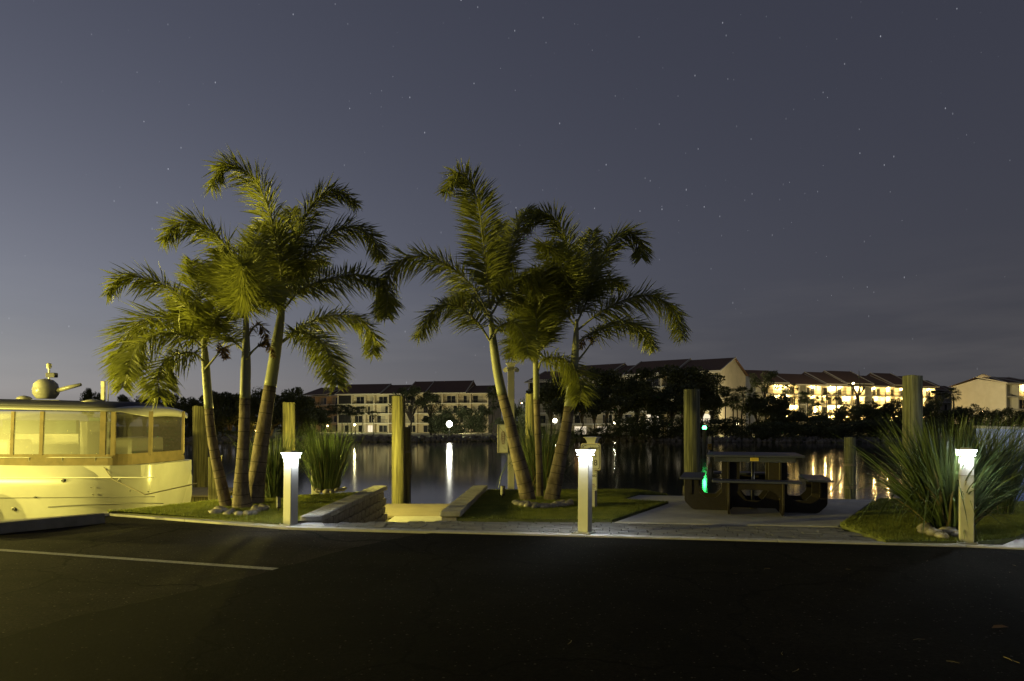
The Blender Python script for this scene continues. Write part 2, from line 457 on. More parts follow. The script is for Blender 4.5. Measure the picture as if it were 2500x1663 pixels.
def catmull(pts, n):
    pts = [Vector(p) for p in pts]
    pts = [pts[0] * 2 - pts[1]] + pts + [pts[-1] * 2 - pts[-2]]
    out = []
    segs = len(pts) - 3
    for k in range(n):
        u = k / (n - 1) * segs
        i = min(int(u), segs - 1); t = u - i
        a, b, c, d = pts[i:i + 4]
        out.append(0.5 * ((2 * b) + (c - a) * t + (2 * a - 5 * b + 4 * c - d) * t * t + (3 * b - a - 3 * c + d) * t ** 3))
    return out

def in_poly(x, y, poly):
    c = np.zeros(np.shape(x), dtype=bool)
    n = len(poly)
    for i in range(n):
        x1, y1 = poly[i][:2]; x2, y2 = poly[(i + 1) % n][:2]
        hit = ((y1 > y) != (y2 > y)) & (x < (x2 - x1) * (y - y1) / (y2 - y1 + 1e-12) + x1)
        c ^= hit
    return c

def text(name, body, size, m, parent, loc, rot, extrude=0.001, align='LEFT', shear=0.0):
    # lettering becomes a real mesh
    cu = bpy.data.curves.new(name, 'FONT')
    cu.body = body; cu.size = size; cu.extrude = extrude; cu.align_x = align; cu.shear = shear
    cu.materials.append(M[m])
    tmp = bpy.data.objects.new(name, cu)
    col.objects.link(tmp)
    me = bpy.data.meshes.new_from_object(tmp.evaluated_get(bpy.context.evaluated_depsgraph_get()))
    bpy.data.objects.remove(tmp)
    me.materials.clear(); me.materials.append(M[m])
    o = link(name, me, parent, loc)
    o.rotation_euler = rot
    return o

LAMPS = {}
def lens_mat(color, strength):
    """Clear glowing lamp glass: it glows and lets the lamp inside shine out."""
    k = (color, strength)
    if k not in LAMPS:
        m = bpy.data.materials.new('lamp_glass'); m.use_nodes = True
        n, l = m.node_tree.nodes, m.node_tree.links
        n.clear()
        o = n.new('ShaderNodeOutputMaterial'); e = n.new('ShaderNodeEmission'); t = n.new('ShaderNodeBsdfTransparent'); a = n.new('ShaderNodeAddShader')
        e.inputs['Color'].default_value = (*color, 1); e.inputs['Strength'].default_value = strength
        l.new(e.outputs[0], a.inputs[0]); l.new(t.outputs[0], a.inputs[1]); l.new(a.outputs[0], o.inputs['Surface'])
        m.cycles.emission_sampling = 'NONE'
        LAMPS[k] = m
    return LAMPS[k]
def bulb(parent, loc, power, color, radius):
    d = bpy.data.lights.new('lamp_light', 'POINT')
    d.energy = power; d.color = color; d.shadow_soft_size = radius
    return link('lamp_light', d, parent, loc)
def lens_panel(parent, loc, rot, power, color, sx, sy):
    d = bpy.data.lights.new('lamp_light', 'AREA')
    d.shape = 'RECTANGLE'; d.size = sx; d.size_y = sy; d.energy = power; d.color = color
    o = link('lamp_light', d, parent, loc); o.rotation_euler = rot
    return o

# ================================================================== THE SETTING
WZ = -1.3          # water level
FZ = -0.75         # far bank level
water = MB().add([(-900, -60, WZ), (900, -60, WZ), (900, 2500, WZ), (-900, 2500, WZ)], [(0, 1, 2, 3)]).build('water', 'water')
structure(water)

# near land: one solid with the seawall faces round it, the ramp to the dock cut out
SHORE = [(-60, -45), (-50.9, -31.5), (-5.95, 9.98), (-4.92, 11.62), (-2.50, 13.12), (-2.52, 9.02), (-0.95, 9.16), (-0.71, 13.35),
         (2.35, 13.45), (2.75, 12.55), (6.25, 11.8), (9.2, 11.15), (40, 4), (60, -45)]
structure(MB().prism(SHORE, -2.6, 0.0).build('parking_lot', 'asphalt_old'))
# newer, darker asphalt laid over the right side, its edge runs from the kerb towards the lower left
seam = [G(1012, 1308), G(860, 1340), G(640, 1402), G(430, 1455), G(200, 1505), G(0, 1562)]
seam = [(p.x, p.y) for p in seam]
seam_path = []
for i in range(len(seam) - 1):
    for k in range(8):
        t = k / 8
        j = (random.random() - .5) * .035
        seam_path.append((seam[i][0] * (1 - t) + seam[i + 1][0] * t + j, seam[i][1] * (1 - t) + seam[i + 1][1] * t))
seam_path.append((-4.3, -2.0)); seam_path.append((-9, -20))
over = seam_path + [(50, -20), (30, 1.5)]
KF = [G(240, 1257.5), G(450, 1273.5), G(700, 1293), G(1060, 1303.5), G(1430, 1313.5), G(1900, 1326), G(2360, 1338.5), G(2520, 1345.5)]   # kerb front
KF = [(p.x, p.y) for p in KF] + [(14.0, 5.2), (30.0, 2.0)]
front = [(x, y + .03) for x, y in KF[3:]]
over = seam_path + [(50, -20), (30.0, 2.0)] + list(reversed(front))
structure(MB().prism(over, -0.02, 0.010).build('asphalt_overlay', 'asphalt_new'))
a, b = G(-40, 1341), G(682, 1391)
d = (b - a).normalized(); nrm = Vector((-d.y, d.x, 0)) * .045
structure(MB().add([(a - nrm) + Vector((0, 0, .0042)), (b - nrm) + Vector((0, 0, .0042)), (b + nrm) + Vector((0, 0, .0042)), (a + nrm) + Vector((0, 0, .0042))], [(0, 1, 2, 3)]).build('road_marking', 'line_paint'))

# kerb band of cast lengths along the edge of the lot
def offset(path, dist):
    out = []
    for i, p in enumerate(path):
        q0, q1 = path[max(i - 1, 0)], path[min(i + 1, len(path) - 1)]
        t = Vector((q1[0] - q0[0], q1[1] - q0[1])).normalized()
        out.append((p[0] - t.y * dist, p[1] + t.x * dist))
    return out
KB = offset(KF, 0.13)
kerb = structure(bpy.data.objects.new('kerb', None)); col.objects.link(kerb)
for i in range(len(KF) - 1):
    L = math.dist(KF[i], KF[i + 1]); n = max(1, round(L / 1.5))
    for k in range(n):
        t0, t1 = k / n + .003 / L, (k + 1) / n - .003 / L
        q = lambda pth, t: (pth[i][0] * (1 - t) + pth[i + 1][0] * t, pth[i][1] * (1 - t) + pth[i + 1][1] * t)
        MB().prism([q(KF, t0), q(KF, t1), q(KB, t1), q(KB, t0)], -0.12, 0.030 + random.uniform(-.002, .002)).build('kerb_stone', 'kerb', kerb, bevel=.006)

# paved walk
walk = structure(bpy.data.objects.new('paved_walk', None)); col.objects.link(walk)
PB = [G(1500, 1281), G(2045, 1291)]
walk_poly = [KB[2], KB[3], KB[4], KB[5], (4.05, KB[5][1] - .28), (4.12, 8.66), (1.35, 9.05), (-.9, 9.18), (-2.55, 9.02), (-2.85, 8.7)]
MB().prism(walk_poly, -0.05, 0.008).build('bedding', 'grout', walk)
u = Vector((KB[5][0] - KB[2][0], KB[5][1] - KB[2][1])).normalized(); v = Vector((-u.y, u.x))
o0 = Vector(KB[2])
paver_mesh = {}
row_h = 0.118
for r in range(12):
    s = -0.5 - random.random() * .2
    while s < 8.2:
        L = random.choice((0.15, 0.23, 0.23, 0.31, 0.35))
        cpt = o0 + u * (s + L / 2) + v * (r * row_h + row_h / 2 + .01)
        s += L
        if not in_poly(cpt.x, cpt.y, walk_poly): continue
        key = (L, random.random() < .5)
        if key not in paver_mesh:
            w, h = L - .015, row_h - .014
            paver_mesh[key] = MB().box((0, 0, 0), (w, h, .05)).add([], []).mesh('paver', 'paver' if key[1] else 'paver_b')
        o = link('paver', paver_mesh[key], walk, (cpt.x, cpt.y, -.003 + random.uniform(-.003, .003)), math.atan2(u.y, u.x))
        o.rotation_euler.x = random.uniform(-.012, .012); o.rotation_euler.y = random.uniform(-.008, .008)
        md = o.modifiers.new('bevel', 'BEVEL'); md.width = .004; md.segments = 1
# light concrete pad at the foot of the left wall
structure(MB().prism([(KB[2][0] + .02, KB[2][1] + .01), (KB[2][0] + .42, KB[2][1] - .05), (-2.5, 8.99), (-2.84, 8.92)], -.05, .034).build('concrete_pad', 'kerb', bevel=.004))

# concrete terrace under the picnic table
slab_px = [G(1500, 1281), G(1632, 1234), G(1515, 1226.5), G(1560, 1213), (6.2, 11.72), G(2046, 1291.5)]
slab_poly = [(p[0], p[1]) for p in slab_px]
structure(MB().prism(slab_poly, -.1, .034).build('concrete_terrace', 'concrete', bevel=.008))

# lawns: a raised sheet of soil with cut blades standing on it
LAWN_A = [(KB[0][0] + .02, KB[0][1] - .01), KB[1], (KB[2][0] - .06, KB[2][1] + .02), (-2.86, 8.78), (-2.80, 8.96), (-2.505, 13.0), (-4.88, 11.55), (-5.86, 9.92)]
LAWN_B = [(-0.80, 9.20), (-.64, 9.20), (1.33, 9.07), (slab_poly[1][0], slab_poly[1][1]), (slab_poly[2][0], slab_poly[2][1]), (slab_poly[3][0], slab_poly[3][1]), (2.85, 12.45), (2.40, 13.35), (-.47, 13.28)]
LAWN_C = [(4.07, KB[5][1] - .27), (KB[6][0] + .15, KB[6][1] - .02), (5.65, 7.65), (7.4, 9.35), (8.4, 11.2), (6.3, 11.70), (4.16, 8.66)]
def lawn(name, poly, dens, h, z=.05):
    structure(MB().prism(poly, -.1, z).build('lawn', 'soil'))
    xs = [p[0] for p in poly]; ys = [p[1] for p in poly]
    n = int((max(xs) - min(xs)) * (max(ys) - min(ys)) * dens)
    x = RNG.uniform(min(xs), max(xs), n); y = RNG.uniform(min(ys), max(ys), n)
    keep = in_poly(x, y, poly); x, y = x[keep], y[keep]
    n = len(x)
    hh = h * RNG.uniform(.6, 1.25, n); w = RNG.uniform(.0035, .007, n)
    a = RNG.uniform(0, TAU, n); ln = RNG.uniform(.1, .7, n) * hh
    la = RNG.uniform(0, TAU, n)
    v = np.zeros((n, 3, 3))
    v[:, 0] = np.stack([x - w * np.cos(a), y - w * np.sin(a), np.full(n, z - .004)], 1)
    v[:, 1] = np.stack([x + w * np.cos(a), y + w * np.sin(a), np.full(n, z - .004)], 1)
    v[:, 2] = np.stack([x + ln * np.cos(la), y + ln * np.sin(la), z + hh], 1)
    me = np_mesh('grass', v.reshape(-1, 3), np.arange(3 * n).reshape(-1, 3), 'turf')
    return tag(link('grass', me), name, 'grass', kind='stuff')
lawn('short yellow-lit turf around the palms beside the moored boat', LAWN_A, 6500, .030)
lawn('short dark turf around the palms in front of the sign post', LAWN_B, 6500, .030)
lawn('short dark turf under the big grass clump by the rightmost bollard', LAWN_C, 6500, .030)

# pale concrete cap of the seawall behind the left lawn and along the boat slip
cap_line = [(-14.0, 2.55), (-5.93, 10.0), (-4.92, 11.64), (-3.9, 12.28)]
cl2 = offset(cap_line, -.16)
seawall = structure(bpy.data.objects.new('seawall', None)); col.objects.link(seawall)
for i in range(len(cap_line) - 1):
    L = math.dist(cap_line[i], cap_line[i + 1]); n = max(1, round(L / 2.0))
    for k in range(n):
        t0, t1 = k / n + .004 / L, (k + 1) / n - .004 / L
        q = lambda pth, t: (pth[i][0] * (1 - t) + pth[i + 1][0] * t, pth[i][1] * (1 - t) + pth[i + 1][1] * t)
        MB().prism([q(cap_line, t0), q(cl2, t0), q(cl2, t1), q(cap_line, t1)], -.30, .035).build('cap_stone', 'seawall', seawall, bevel=.01)

# ramp down to the dock and the landing
ramp = [(-2.52, 9.02, .004), (-.95, 9.16, .004), (-.71, 13.36, -.6), (-2.50, 13.12, -.6)]
structure(MB().add(ramp + [(p[0], p[1], -2.6) for p in ramp], [(0, 1, 2, 3), (4, 7, 6, 5), (0, 4, 5, 1), (1, 5, 6, 2), (2, 6, 7, 3), (3, 7, 4, 0)]).build('ramp', 'concrete'))
structure(MB().prism([(-2.50, 13.121), (-.71, 13.361), (-.73, 14.4), (-2.48, 14.4)], -2.6, -.602).build('landing', 'concrete', bevel=.01))

# ================================================================== RETAINING WALLS (every block its own piece)
def block_mesh(w, d, h, seed, m):
    """A split-face block: bevelled box with a rough face on -x/-y sides."""
    rnd = random.Random(seed)
    bm = bmesh.new()
    bmesh.ops.create_cube(bm, size=1.0)
    bmesh.ops.scale(bm, vec=(w, d, h), verts=bm.verts)
    bmesh.ops.bevel(bm, geom=list(bm.edges), offset=.014, segments=1, affect='EDGES')
    for vv in bm.verts:
        vv.co += Vector((rnd.uniform(-1, 1) * .008, rnd.uniform(-1, 1) * .008, rnd.uniform(-1, 1) * .003))
    me = bpy.data.meshes.new('block'); bm.to_mesh(me); bm.free()
    me.materials.append(M[m]); return me
BLK = [block_mesh(.286, .22, .137, k, 'block') for k in range(4)]
BLKH = [block_mesh(.145, .22, .140, k + 9, 'block') for k in range(2)]
CAPS = [block_mesh(.397, .285, .080, k + 20, 'cap') for k in range(3)]
def retaining_wall(label, p0, p1, ztop, side):
    """From the near end p0 to the far end p1 (the face towards the ramp); side=-1: the body lies on the -x side."""
    w = thing('retaining_wall', label, 'wall', (p0[0], p0[1], 0))
    d = Vector((p1[0] - p0[0], p1[1] - p0[1])); L = d.length; d.normalize()
    rz = math.atan2(d.y, d.x)
    nx = Vector((d.y, -d.x)) * (-side)            # towards the ramp
    k = 0; s = 0.0
    while s < L - .1:
        pos = d * (s + .2025) - nx * (.1425 - .012)
        o = link('cap_stone', CAPS[k % 3], w, (pos.x, pos.y, ztop - .04 + random.uniform(-.002, .002)), rz + random.uniform(-.01, .01))
        s += .41; k += 1
    for c in range(6):
        zc = ztop - .08 - .002 - .0725 - c * .145
        if zc < -.66: break
        s = .02 + (c % 2) * -.147; k = c
        while s < L - .12 + c * .02:
            ln, ms = .295, BLK[k % 4]
            ground = -0.15 * max(0.0, s + .3)
            if zc + .07 > ground - .02 and s > -.05:
                pos = d * (s + ln / 2) - nx * (.11 - c * .012)
                link('block', ms, w, (pos.x, pos.y, zc), rz + random.uniform(-.012, .012) + (math.pi if k % 3 == 0 else 0))
            elif s < 0 and zc + .07 > -.1:
                pos = d * (.075 + .02) - nx * (.11 - c * .012)
                link('block', BLKH[k % 2], w, (pos.x, pos.y, zc), rz)
            s += .30; k += 1
    return w
retaining_wall('grey split-face block wall with stone caps between the palm lawn and the ramp', (-2.50, 8.93), (-2.46, 13.15), .125, -1)
retaining_wall('low block wall with pale caps on the right of the ramp, beside the sign lawn', (-.96, 9.18), (-.74, 13.36), .150, 1)

# ================================================================== DOCKS
def dock(label, x0, x1, y0, y1, z, wboard=.14):
    dk = thing('wooden_dock', label, 'dock', (x0, y0, z))
    n = int((y1 - y0) / wboard)
    me = MB().box((0, 0, 0), (x1 - x0, wboard - .008, .04)).mesh('plank', 'deck')
    for k in range(n):
        o = link('plank', me, dk, ((x1 - x0) / 2 + random.uniform(-.006, .006), wboard * (k + .5), -.02 + random.uniform(-.003, .003)))
    for yy in (.12, (y1 - y0) / 2, y1 - y0 - .12):
        MB().box(((x1 - x0) / 2, yy, -.14), (x1 - x0 - .06, .07, .19)).build('joist', 'piling', dk)
    for xx in (.15, x1 - x0 - .15):
        MB().box((xx, (y1 - y0) / 2, -.32), (.12, y1 - y0 - .1, .16)).build('beam', 'piling', dk)
    for xx in (.2, x1 - x0 - .2):
        for yy in (.25, y1 - y0 - .25):
            MB().tube([(xx, yy, -2.4), (xx, yy, -.24)], .11, 10).build('support_pile', 'piling', dk)
    return dk
dock('yellow-lit wooden dock at the foot of the ramp between the two walls', -4.6, -1.52, 14.42, 16.72, -.6)
dock('yellow-lit wooden dock behind the stern of the boat and the left palms', -15.5, -7.75, 17.6, 20.1, -.5)

# wheel stop in front of the boat
a, b = G(-60, 1309, 0), G(252, 1277, 0)
d = (b - a).normalized(); L = (b - a).length; rz = math.atan2(d.y, d.x)
ws = MB()
prof = [(-.085, 0), (.085, 0), (.06, .135), (-.06, .135)]
pts = [(x, y) for x, y in prof]
ws.add([(0, p[0], p[1]) for p in pts] + [(L, p[0], p[1]) for p in pts], [(0, 1, 2, 3), (7, 6, 5, 4), (0, 4, 5, 1), (1, 5, 6, 2), (2, 6, 7, 3), (3, 7, 4, 0)])
o = ws.build('wheel_stop', 'stop_concrete', loc=(a.x, a.y, 0.001), bevel=.012); o.rotation_euler.z = rz
tag(o, 'long concrete wheel stop on the asphalt in front of the moored boat', 'wheel stop')

# ------------------------------------------------------------------ far bank
def shore_y(x):
    return 110 + 6 * math.sin(x * .045 + 1.0) + 3 * math.sin(x * .13) - .00035 * x * x * 6
xs = np.linspace(-420, 420, 141)
rows = [(-3, WZ - .8), (0, WZ), (3.0, FZ - .15), (8, FZ + .05), (16, FZ + .02), (120, FZ), (2400, FZ)]
vv = []
for dy, z in rows:
    for x in xs:
        vv.append((x * (1 if dy < 200 else 6), shore_y(x) + dy, z + (random.uniform(-.06, .06) if 2 < dy < 20 else 0)))
nx_ = len(xs)
ff = [(r * nx_ + i, r * nx_ + i + 1, (r + 1) * nx_ + i + 1, (r + 1) * nx_ + i) for r in range(len(rows) - 1) for i in range(nx_ - 1)]
structure(MB().add(vv, ff).build('far_bank', 'far_ground', smooth=True))

# riprap along the far waterline: thousands of small rocks, one mass
bm = bmesh.new(); bmesh.ops.create_icosphere(bm, subdivisions=1, radius=1.0)
ico_v = np.array([v.co[:] for v in bm.verts]); ico_f = np.array([[v.index for v in f.verts] for f in bm.faces]); bm.free()
n = 2600
rx = RNG.uniform(-75, 85, n); t = RNG.uniform(0, 1, n)
ry = np.array([shore_y(x) for x in rx]) + t * 4.2 - .3
rz_ = WZ + .05 + t * .75
sz = RNG.uniform(.18, .48, (n, 1, 1)) * RNG.uniform(.6, 1.2, (n, 1, 3))
jit = 1 + RNG.uniform(-.22, .22, (n, len(ico_v), 1))
rv = ico_v[None] * sz * jit + np.stack([rx, ry, rz_], 1)[:, None]
rf = ico_f[None] + (np.arange(n) * len(ico_v))[:, None, None]
tag(link('riprap', np_mesh('riprap', rv.reshape(-1, 3), rf.reshape(-1, 3), 'rock')), 'heap of grey boulders along the far waterline', 'rocks', kind='stuff')

# ================================================================== PALMS
CR1 = lambda p: (240 + p[0] / 2.528, 360 + p[1] / 2.528)
CR2 = lambda p: (920 + p[0] / 2.614, 380 + p[1] / 2.614)
def frond_mesh(path, seed, lmax, nodes, mname, droop=.35, start=.16, spread=1.0):
    """Plumose frond: a tapering rachis with narrow leaflets set all round it. Returns (rachis MB, leaflet verts, faces)."""
    rng = np.random.default_rng(seed)
    pts = catmull(path, 40)
    arr = np.array([p[:] for p in pts])
    seg = np.linalg.norm(np.diff(arr, axis=0), axis=1); s = np.concatenate([[0], np.cumsum(seg)]); Ltot = s[-1]; s /= Ltot
    rach = MB().tube(pts[::2] + [pts[-1]], [.020 * (1 - .82 * k / 20) for k in range(21)], 5)
    tt = np.linspace(start, 1.0, nodes)
    per = 4
    t = np.repeat(tt, per) + rng.uniform(-.006, .006, nodes * per); t = np.clip(t, 0, 1)
    n = len(t)
    base = np.stack([np.interp(t, s, arr[:, i]) for i in range(3)], 1)
    tan = np.gradient(arr, axis=0); tan /= np.linalg.norm(tan, axis=1, keepdims=True) + 1e-9
    tn = np.stack([np.interp(t, s, tan[:, i]) for i in range(3)], 1); tn /= np.linalg.norm(tn, axis=1, keepdims=True)
    up = np.array([0, 0, 1.0]) + 0 * tn
    side = np.cross(tn, up); side /= np.linalg.norm(side, axis=1, keepdims=True) + 1e-6
    nor = np.cross(side, tn)
    k = np.tile(np.arange(per), nodes)
    sgn = np.where(k % 2 == 0, 1.0, -1.0)
    ang = np.where(k < 2, rng.normal(.22, .24, n), rng.normal(-.52, .38, n)) * spread
    lat = side * (sgn * np.cos(ang))[:, None] + nor * np.sin(ang)[:, None]
    fwd = (.30 + .50 * t + rng.uniform(-.15, .15, n))[:, None]
    dirv = lat + tn * fwd; dirv /= np.linalg.norm(dirv, axis=1, keepdims=True)
    prof = np.clip(np.minimum((t - start) / .14 + .45, 1.0), 0, 1) * (1 - .62 * np.clip((t - .55) / .45, 0, 1) ** 1.6)
    L = lmax * prof * rng.uniform(.78, 1.15, n)
    g = np.array([0, 0, -1.0])
    dr = droop * rng.uniform(.5, 1.5, n)
    mid = base + dirv * (L * .5)[:, None] + g * (L * dr * .12)[:, None]
    tip = base + dirv * (L * .96)[:, None] + g * (L * dr * .52)[:, None] + rng.normal(0, .018, (n, 3))
    wdir = np.cross(dirv, nor + rng.normal(0, .45, (n, 3))); wdir /= np.linalg.norm(wdir, axis=1, keepdims=True) + 1e-6
    w = rng.uniform(.0075, .0135, n)[:, None]
    v = np.stack([base - wdir * w * .45, base + wdir * w * .45, mid + wdir * w, mid - wdir * w, tip], 1).reshape(-1, 3)
    i0 = np.arange(n)[:, None] * 5
    quads = np.concatenate([i0 + np.array([[0, 1, 2, 3]])]); tris = i0 + np.array([[3, 2, 4]])
    return rach, v, quads, tris
def palm(label, trunk_px, widths, Y, Y2, fronds, CR, seed, nscar, scar_from=.0, scar_to=.46):
    """trunk_px: (x, y) from base to crown; Y depth of the base, Y2 of the crown. fronds: (points, depth step of the tip, opts)."""
    n = len(trunk_px)
    path = []
    for i, (x, y) in enumerate(trunk_px):
        Yi = Y + (Y2 - Y) * i / (n - 1)
        path.append(P(x, y, Yi))
    path[0].z = .03
    t = thing('palm_tree', label, 'palm tree', path[0][:])
    o = path[0].copy()
    loc = [p - o for p in path]
    m = 46
    c = catmull(loc, m)
    wr = np.interp(np.linspace(0, 1, m), np.linspace(0, 1, len(widths)), widths)
    rad = [wr[i] * .5 * (Y + (Y2 - Y) * i / (m - 1)) / FPX for i in range(m)]
    split = int(m * scar_to) + 2
    rr = [r * (1 + .012 * math.sin(i * 2.3 + seed)) for i, r in enumerate(rad)]
    tr = MB().tube(c[:split + 1], rr[:split + 1], 18).build('trunk', 'palm_bark', t, smooth=True)
    sh = MB().tube(c[split:], [r * 1.015 for r in rr[split:]], 16).build('crownshaft', 'palm_shaft', t, smooth=True)
    for k in range(nscar):
        f = scar_from + (scar_to - scar_from + .06) * ((k + .8) / nscar) ** 0.9
        i = min(m - 2, int(f * (m - 1)))
        dirn = (c[i + 1] - c[i]).normalized()
        MB().tube([c[i] - dirn * .006, c[i] + dirn * .006], rr[i] * 1.022, 18).build('leaf_scar', 'scar', t)
    for fi, fr in enumerate(fronds):
        pts, dz = fr[0], fr[1]
        op = fr[2] if len(fr) > 2 else {}
        q = [CR(p) for p in pts]
        Yb = Y2
        ptsw = []
        for i, (x, y) in enumerate(q):
            f = i / (len(q) - 1)
            ptsw.append(P(x, y, Yb + dz * f ** .9) - o)
        dead = op.get('dead', False)
        Lf = sum((ptsw[i + 1] - ptsw[i]).length for i in range(len(ptsw) - 1))
        nodes = int(max(22, Lf * op.get('dens', 72)))
        rach, v, quads, tris = frond_mesh(ptsw, seed * 100 + fi, op.get('l', .40) * 1.18, nodes, None, op.get('droop', .4) * .55, op.get('start', .14), op.get('spread', 1.0))
        vs = v.tolist(); fs = quads.tolist() + tris.tolist()
        mb = MB(); mb.v = rach.v + [tuple(x) for x in vs]; k0 = len(rach.v)
        mb.f = rach.f + [tuple(i + k0 for i in f) for f in fs]
        me = mb.mesh('frond', 'palm_dead' if dead else 'palm_leaf')
        me.materials.append(M['palm_stem'])
        for pi in range(len(rach.f)): me.polygons[pi].material_index = 1
        fo = link('frond', me, t)
        if dead: fo['label'] = 'brown withered frond'
    return t

palm('left short palm of the yellow-lit cluster, leaning left beside the boat',
     [(553, 1243), (540, 1180), (527, 1120), (515, 1050), (507, 960), (502, 890), (499, 845), (499, 820)], [30, 27, 24, 21, 20, 19, 13, 8], 10.55, 10.3,
     [([(655, 1230), (640, 1120), (500, 920), (330, 820), (150, 800), (55, 900)], -.5),
      ([(655, 1240), (620, 1160), (470, 1060), (290, 1060), (170, 1190), (150, 1480)], .5, {'l': .44}),
      ([(650, 1320), (600, 1275), (520, 1270), (420, 1310), (370, 1400), (372, 1530)], -.8, {'droop': .6}),
      ([(650, 1240), (560, 1170), (380, 1150), (240, 1230), (180, 1400)], -.9, {'l': .42}),
      ([(655, 1220), (645, 1050), (620, 880), (575, 700)], .6),
      ([(660, 1230), (720, 1080), (790, 960), (880, 930)], -.4),
      ([(655, 1240), (600, 1130), (560, 1010), (480, 960)], .9),
      ([(660, 1370), (735, 1280), (775, 1235), (785, 1300)], -.3, {'dead': True, 'l': .13, 'dens': 22, 'start': .5})], CR1, 1, 9)
palm('middle palm of the yellow-lit cluster, upright with a thick flared base',
     [(592, 1248), (589, 1200), (591, 1140), (595, 1070), (598, 980), (600, 900), (601, 840), (600, 740), (597, 690)], [50, 38, 30, 27, 25, 24, 18, 9, 5], 10.4, 10.2,
     [([(895, 900), (870, 730), (770, 590), (640, 480), (500, 465), (400, 570)], -.3, {'l': .46}),
      ([(900, 1050), (898, 920), (890, 800), (884, 715)], -2.0, {'l': .42, 'droop': .1, 'start': .2, 'spread': 1.8, 'dens': 75}),
      ([(900, 1260), (830, 1190), (700, 1060), (560, 980), (500, 1040)], .5),
      ([(915, 1310), (960, 1250), (1040, 1200), (1085, 1290)], .3, {'dead': True, 'l': .14, 'dens': 24, 'start': .4}),
      ([(900, 950), (930, 760), (965, 600), (1000, 470)], .8),
      ([(905, 1050), (960, 930), (1040, 860), (1090, 960)], -.8),
      ([(895, 1050), (800, 870), (700, 760), (610, 780)], 1.0),
      ([(905, 1050), (860, 900), (800, 760), (740, 640)], -.6),
      ([(905, 1200), (960, 1110), (1010, 1100), (1040, 1200)], .3, {'dead': True, 'l': .15, 'dens': 30})], CR1, 2, 9)
palm('right tall palm of the yellow-lit cluster, leaning right with purple-brown bark',
     [(622, 1236), (627, 1170), (637, 1090), (652, 990), (665, 910), (677, 830), (686, 770), (690, 720)], [44, 40, 36, 31, 28, 25, 18, 10], 10.95, 11.2,
     [([(1135, 960), (1120, 720), (1070, 460), (990, 240), (880, 130), (770, 110), (695, 240)], -.6, {'l': .50}),
      ([(1150, 900), (1190, 680), (1270, 450), (1380, 290), (1500, 280), (1590, 350)], .4, {'l': .46}),
      ([(1145, 960), (1230, 760), (1370, 580), (1530, 490), (1680, 540), (1740, 680)], .9, {'l': .44}),
      ([(1145, 1000), (1250, 880), (1430, 810), (1640, 790), (1775, 880), (1775, 1035)], -.4, {'l': .44}),
      ([(1130, 1200), (1260, 1100), (1430, 1040), (1590, 1050), (1685, 1140), (1695, 1275)], .5, {'l': .38}),
      ([(1125, 1210), (1240, 1140), (1360, 1190), (1440, 1310), (1475, 1460)], -.8, {'l': .40, 'droop': .6}),
      ([(1125, 980), (1060, 780), (1000, 650), (930, 590)], .9),
      ([(1140, 900), (1150, 700), (1170, 500), (1200, 380)], 1.0),
      ([(1130, 980), (1060, 880), (1010, 850), (960, 930)], -.9),
      ([(1140, 980), (1200, 820), (1290, 720), (1400, 700)], 1.2)], CR1, 3, 9)
palm('left palm of the dim cluster by the tall white post, leaning left',
     [(1290, 1226), (1276, 1160), (1260, 1100), (1244, 1030), (1228, 970), (1215, 910), (1206, 850), (1200, 790), (1196, 760)], [40, 36, 31, 26, 24, 22, 20, 12, 7], 11.5, 11.4,
     [([(720, 980), (700, 750), (675, 520), (645, 310), (585, 160), (505, 110), (445, 220)], -.7, {'l': .46}),
      ([(715, 1010), (620, 850), (470, 710), (290, 640), (120, 690), (40, 850), (20, 1010)], -.3, {'l': .44}),
      ([(720, 1180), (640, 1060), (510, 960), (370, 980), (260, 1150)], -.6, {'l': .42}),
      ([(735, 960), (800, 710), (870, 500), (950, 360), (1030, 370)], .6, {'l': .40}),
      ([(735, 1170), (800, 1080), (890, 1080), (950, 1180), (965, 1270)], -.8, {'l': .36}),
      ([(735, 1010), (830, 850), (940, 790), (1040, 870)], -.4),
      ([(715, 1030), (640, 920), (560, 880), (480, 950)], .9),
      ([(725, 980), (760, 760), (790, 560), (800, 430)], .9)], CR2, 4, 10)
palm('slim middle palm of the dim cluster with a thin grey trunk',
     [(1318, 1218), (1317, 1150), (1313, 1060), (1310, 980), (1309, 920), (1308, 885), (1308, 860)], [18, 17, 16, 15, 15, 13, 7], 12.0, 12.0,
     [([(1015, 1290), (1020, 1100), (1005, 930), (930, 860), (850, 960)], -.4, {'l': .40}),
      ([(1025, 1290), (1080, 1120), (1140, 1010), (1190, 880)], .4),
      ([(1010, 1330), (960, 1230), (900, 1170), (860, 1280)], -.6, {'l': .34}),
      ([(1030, 1370), (1060, 1300), (1150, 1290), (1240, 1330), (1300, 1450), (1300, 1560)], -.7, {'l': .42, 'droop': .7}),
      ([(1020, 1290), (1050, 1080), (1060, 900), (1040, 760)], .6),
      ([(1015, 1300), (960, 1120), (920, 1000), (860, 940)], .9)], CR2, 5, 6)
